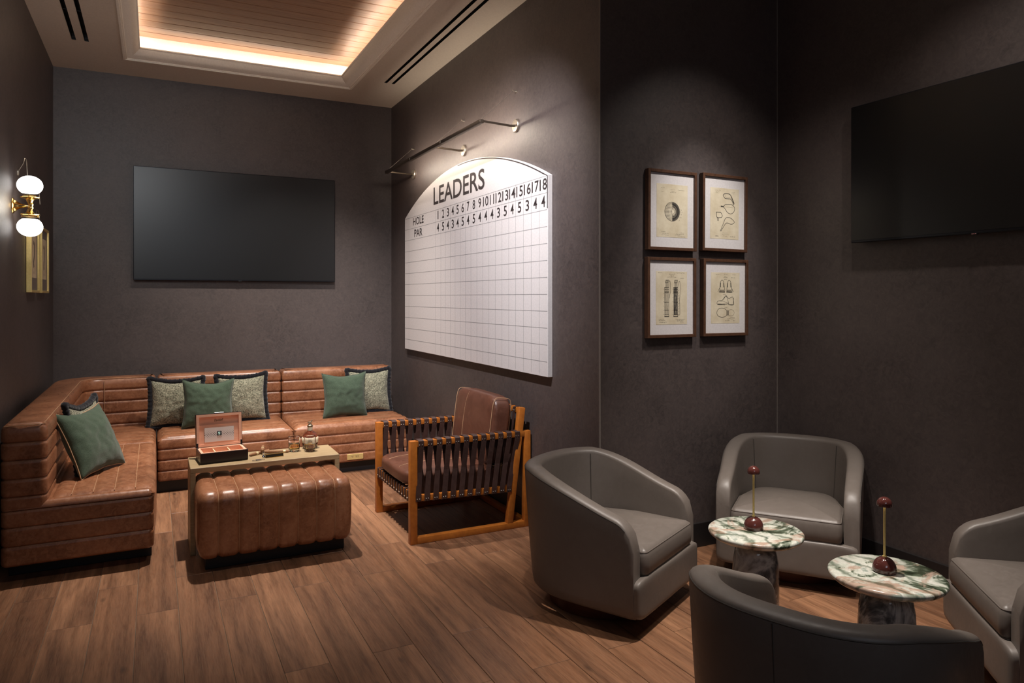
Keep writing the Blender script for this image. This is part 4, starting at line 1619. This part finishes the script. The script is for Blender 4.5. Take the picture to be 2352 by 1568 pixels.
def draw_bags(a, b, fr):
    for cx, dk in ((.34, 0), (.63, 1)):
        x0, x1 = (cx - .065) * PWd, (cx + .065) * PWd
        zt, zb = .70 * PHt, .15 * PHt
        ribbon(a, fr, [(x0, zt), (x0 + .001, zb), (x1, zb), (x1 + .001, zt), (x0, zt)], .0018)
        ribbon(a, fr, [(x0 - .002, zb), (x1 + .002, zb)], .004)
        ribbon(a, fr, [(x0 - .001, zb + .010), (x1 + .001, zb + .010)], .0014)
        for zz in (.70, .66, .62, .60, .42, .27):
            ribbon(a, fr, [(x0 - .002, zz * PHt), (x1 + .002, zz * PHt)], .0020)
        for k in range(6 if not dk else 9):
            xx = x0 + (x1 - x0) * (k + .7) / (7 if not dk else 10)
            rr = random.Random(k + dk * 20)
            ribbon(b if not dk and k in (1, 2, 3) else a, fr, [(xx + rr.uniform(-.001, .001), zt - (zt - zb) * q / 8 * .95) for q in range(9)], .0013 if not dk else .0019)
        for k in range(4):
            xx = x0 + (x1 - x0) * (.2 + .2 * k)
            ribbon(a, fr, smooth_path([(xx, zt), (xx + .001, zt + .02), (xx - .002, zt + .032), (xx + .003, zt + .042), (xx + .005, zt + .036), (xx + .001, zt + .024)]), .0017)
        if not dk:
            hs = [(x1, zt - .004), (x1 + .003, zt + .03), (x1 + .008, zt + .037), (x1 + .011, zt + .02), (x1 + .012, zt - .02), (x1 + .006, zt - .05), (x1 + .001, zt - .065)]
        else:
            hs = [(x1, zt - .004), (x1 + .004, zt + .02), (x1 + .010, zt + .035), (x1 + .016, zt + .028), (x1 + .018, zt), (x1 + .017, zt - .04), (x1 + .013, zt - .07), (x1 + .015, zt - .12), (x1 + .014, zt - .155), (x1 + .002, zt - .155)]
        ribbon(a, fr, smooth_path(hs), .0016)
        if dk:
            for q in range(9):
                ribbon(b, fr, [(x1 + .003, zt - .02 - q * .015), (x1 + .012, zt - .014 - q * .015)], .0012)
        for k in range(7):
            z = zt - .01 - k * .024
            ribbon(b, fr, [(x0 - .010, z), (x0 - .003, z + .001)], .0012)
    for x, y, w_ in ((.015, .292, .03), (.142, .292, .062), (.092, .285, .04), (.098, .276, .028), (.08, .268, .065), (.170, .262, .03)):
        dashes(a, fr, x, y, w_, .0013, int(x * 900 + y * 700 + 3))
    for x, y, w_ in ((.02, .030, .035), (.02, .022, .045), (.025, .012, .05), (.14, .028, .065), (.15, .020, .045), (.17, .012, .025)):
        dashes(a, fr, x, y, w_, .0022, int(x * 900 + y * 700 + 4))


def draw_shoes(a, b, fr):
    for cx, s in ((.38, -1), (.63, 1)):
        P = [(cx - .09, .62), (cx - .07, .74), (cx - .05, .82), (cx, .85), (cx + .05, .82), (cx + .07, .74), (cx + .09, .62), (cx - .09, .62)]
        ribbon(a, fr, [(x * PWd, y * PHt) for x, y in smooth_path(P, 4)], .0020)
        for sx in (-1, 1):
            ribbon(a, fr, [((cx + sx * (.055 + .005 * k / 3)) * PWd, (.80 - .03 * k) * PHt) for k in range(4)], .004)
        ribbon(b, fr, [((cx - .085) * PWd, .66 * PHt), ((cx + .085) * PWd, .66 * PHt)], .0012)
        ribbon(b, fr, [((cx - .08) * PWd, .64 * PHt), ((cx + .08) * PWd, .64 * PHt)], .006)
        for k in range(9):
            x = (cx - .09 + .18 * k / 8) * PWd
            ribbon(a, fr, [(x, .625 * PHt), (x, .605 * PHt)], .0024)
        ribbon(a, fr, [((cx + s * .08) * PWd, .70 * PHt), ((cx + s * .15) * PWd, .62 * PHt), ((cx + s * .09) * PWd, .615 * PHt)], .002)
    S = lambda P: [(x * PWd, y * PHt) for x, y in P]
    ribbon(a, fr, smooth_path(S([(.20, .39), (.22, .43), (.30, .445), (.38, .45), (.46, .50), (.52, .545), (.56, .52), (.62, .49), (.70, .51), (.76, .51), (.79, .37), (.62, .365), (.60, .385), (.48, .37), (.34, .365), (.24, .37), (.20, .39)])), .0020)
    ribbon(a, fr, S([(.22, .375), (.48, .368)]), .0036)
    ribbon(a, fr, S([(.62, .367), (.79, .367), (.78, .50)]), .0030)
    ribbon(a, fr, smooth_path(S([(.40, .46), (.52, .54), (.60, .42), (.62, .38)])), .0018)
    ribbon(b, fr, smooth_path(S([(.30, .44), (.44, .43), (.58, .40)])), .0012)
    ribbon(b, fr, smooth_path(S([(.24, .385), (.44, .39), (.60, .405)])), .0012)
    ribbon(a, fr, smooth_path(S([(.54, .255), (.46, .29), (.34, .30), (.24, .27), (.20, .21), (.24, .15), (.36, .12), (.48, .13), (.54, .16)])), .0020)
    ribbon(b, fr, smooth_path(S([(.62, .255), (.70, .27), (.78, .25), (.81, .21), (.78, .16), (.70, .145), (.62, .155)])), .0016)
    for k in range(7):
        x = .54 + .013 * k
        ribbon(b, fr, S([(x, .255), (x, .155)]), .0020)
    for x, y, w_ in ((.035, .288, .034), (.10, .288, .028), (.165, .288, .026), (.10, .278, .02), (.095, .270, .034), (.155, .270, .03), (.10, .260, .02), (.092, .170, .022), (.105, .093, .02)):
        dashes(a, fr, x, y, w_, .0013, int(x * 900 + y * 700 + 6))
    for x, y, w_ in ((.15, .035, .035), (.125, .026, .06), (.11, .016, .035), (.17, .014, .02)):
        dashes(a, fr, x, y, w_, .0018, int(x * 900 + y * 700 + 8))


RIB = 1.35
FW, FH, FD = .348, .453, .036
for x0, z0, draw, roll, lab in ((2.450, 1.717, draw_ball, .004, 'walnut frame with a ball drawing, upper left of the four prints'),
                                (2.842, 1.722, draw_clubs, .009, 'walnut frame with golf club head drawings, upper right of the four prints'),
                                (2.446, 1.224, draw_bags, .000, 'walnut frame with two golf bag drawings, lower left of the four prints'),
                                (2.848, 1.224, draw_shoes, .004, 'walnut frame with shoe drawings, lower right of the four prints')):
    t = thing('framed_picture', lab, 'framed print', (x0 + FW / 2, YC, z0 + FH / 2), 0, 'walnut framed patent prints')
    t.rotation_euler = (0, roll, 0)
    fr = Frame((-FW / 2, -FD, -FH / 2), (1, 0, 0), (0, 0, 1), (0, -1, 0))
    B = .0175
    for nm, q in (('frame_bar', (0, B, 0, FH)), ('frame_bar', (FW - B, FW, 0, FH)), ('frame_bar', (B, FW - B, 0, B)), ('frame_bar', (B, FW - B, FH - B, FH))):
        mb = Mb()
        fbox(mb, fr, *q, -FD + .004, 0)
        mb.build(nm, M['framewood'], t, bevel=.0015, seg=1, smooth=False)
    mb = Mb()
    fbox(mb, fr, B, FW - B, B, FH - B, -FD + .004, -.012)
    mc = tag(mb.build('mat', M['mat'], t, smooth=False), 'white card mount')
    px, pz = (FW - PWd) / 2 + .002, (FH - PHt) / 2 - .002
    mb = Mb()
    fbox(mb, fr, px, px + PWd, pz, pz + PHt, -.012, -.0112)
    pp = tag(mb.build('print', M['paper'], t, smooth=False), 'aged yellow paper with ink drawing')
    pf = Frame(fr(px, pz, -.0110), (1, 0, 0), (0, 0, 1), (0, -1, 0))
    A_, B_ = Mb(), Mb()
    draw(A_, B_, pf)
    tag(A_.build('ink_drawing', M['pencil'], pp, smooth=False), kind='stuff')
    tag(B_.build('fine_lines', M['pencilsoft'], pp, smooth=False), kind='stuff')

# ------------------------------------------------------------------ left wall: globe sconce and two brass frames
sx, sy = -.660, 5.085
wl = thing('globe_sconce', 'brass wall sconce with two glowing white globes', 'wall light', (XL, sy, 1.995))
org(wl.location)
pr = [(.046, 0), (.047, .004), (.044, .008), (.036, .011), (.034, .016), (.022, .030), (.013, .046), (.008, .066), (.0075, .09)]
Mb().rings([[(XL + c, sy + r * cos(2 * pi * j / 32), 1.995 + r * sin(2 * pi * j / 32)) for j in range(32)] for r, c in pr]).build('wall_plate', M['brass'], wl, angle=40)
Mb().lathe([(.004, -.024), (.010, -.020), (.013, -.010), (.009, 0), (.013, .010), (.010, .020), (.004, .024)], 20, (sx + .006, sy, 1.995)).build('centre_knob', M['brass'], wl, angle=40)
for s, zc in ((1, 2.119), (-1, 1.872)):
    cp_ = Mb().lathe([(r, s * z) for r, z in ((.009, .012), (.012, .018), (.020, .036), (.030, .044), (.050, .049), (.052, .052), (.050, .054), (.040, .055), (.036, .064), (.034, .064))], 36, (sx, sy, 1.995)).build('cup', M['brass'], wl, angle=40)
    mb = Mb()
    for k in range(3):
        a = R(30 + 120 * k)
        q = Vector((sx + .038 * cos(a), sy + .038 * sin(a), 1.995 + s * .060))
        mb.tube([q, q + Vector((cos(a), sin(a), 0)) * .012], .0035, 8)
    tag(mb.build('thumb_screw', M['brass'], cp_), kind='stuff')
    pr = [(.067 * sin(R(a)), .058 * cos(R(a))) for a in range(2, 148, 7)]
    Mb().lathe([(r, s * z) for r, z in pr], 40, (sx, sy, zc)).build('globe', M['globe'], wl, angle=60)
org()
lamp('sconce_lamp', 'POINT', (sx + .1, sy, 1.995), 3, (1, .93, .82), None, shadow_soft_size=.06)

for y0, y1, lab in ((5.585, 5.955, 'brass framed picture on the left wall nearest the globe sconce'), (6.075, 6.455, 'brass framed picture on the left wall nearest the room corner')):
    t = thing('framed_picture', lab, 'framed print', (XL, (y0 + y1) / 2, 1.485), 0, 'brass framed pictures on the left wall')
    org(t.location)
    wd, ht, B = y1 - y0, .475, .016
    fr = Frame((XL + .032, y0, 1.485), (0, 1, 0), (0, 0, 1), (1, 0, 0))
    for q in ((0, B, 0, ht), (wd - B, wd, 0, ht), (B, wd - B, 0, B), (B, wd - B, ht - B, ht)):
        mb = Mb()
        fbox(mb, fr, *q, -.030, 0)
        mb.build('frame_bar', M['brassmatt'], t, bevel=.001, seg=1, smooth=False)
    mb = Mb()
    fbox(mb, fr, B, wd - B, B, ht - B, -.030, -.012)
    mb.build('mat', M['matdark'], t, smooth=False)
    mb = Mb()
    fbox(mb, fr, .07, wd - .07, .10, ht - .08, -.012, -.011)
    pp = mb.build('print', M['paper'], t, smooth=False)
    mb = Mb()
    ff = Frame(fr(.07, .10, -.0108), (0, 1, 0), (0, 0, 1), (1, 0, 0))
    cw_ = (wd - .14) / 2
    ribbon(mb, ff, smooth_path([(cw_ - .02, .24), (cw_ + .015, .22), (cw_ + .01, .15), (cw_ - .012, .10), (cw_, .07)]), .02)
    ribbon(mb, ff, ell(cw_, .035, .006, .006, n=12), .004)
    tag(mb.build('ink_drawing', M['pencil'], pp, smooth=False), kind='stuff')
    org()
for i, (y, z0, z1, lab) in enumerate(((5.27, 2.12, 2.31, 'thin brass wire hook on the left wall above the upper globe'),
                                      (5.77, 2.09, 2.26, 'thin brass wire hook on the left wall right of the upper globe'),
                                      (5.80, 1.93, 2.05, 'thin brass wire hook on the left wall between globe and picture frames'))):
    t = thing('wire_hook', lab, 'hook', (XL, y, z0), 0, 'wire hooks on the left wall')
    org(t.location)
    mb = Mb()
    mb.tube([(XL, y, z1 - .09), (XL + .03, y, z1 - .03), (XL + .035, y, z1), (XL + .043, y + .01, z1 - .004), (XL + .045, y + .02, z1 - .06), (XL + .05, y + .045, z0)], .003, 6)
    mb.build('wire', M['nickel'], t, angle=60)
    Mb().rings([[(XL + c, y + r * cos(2 * pi * j / 12), z1 - .09 + r * 2 * sin(2 * pi * j / 12)) for j in range(12)] for r, c in ((.010, 0), (.010, .006), (.006, .009))]).build('hook_plate', M['nickel'], t, angle=40)
    org()
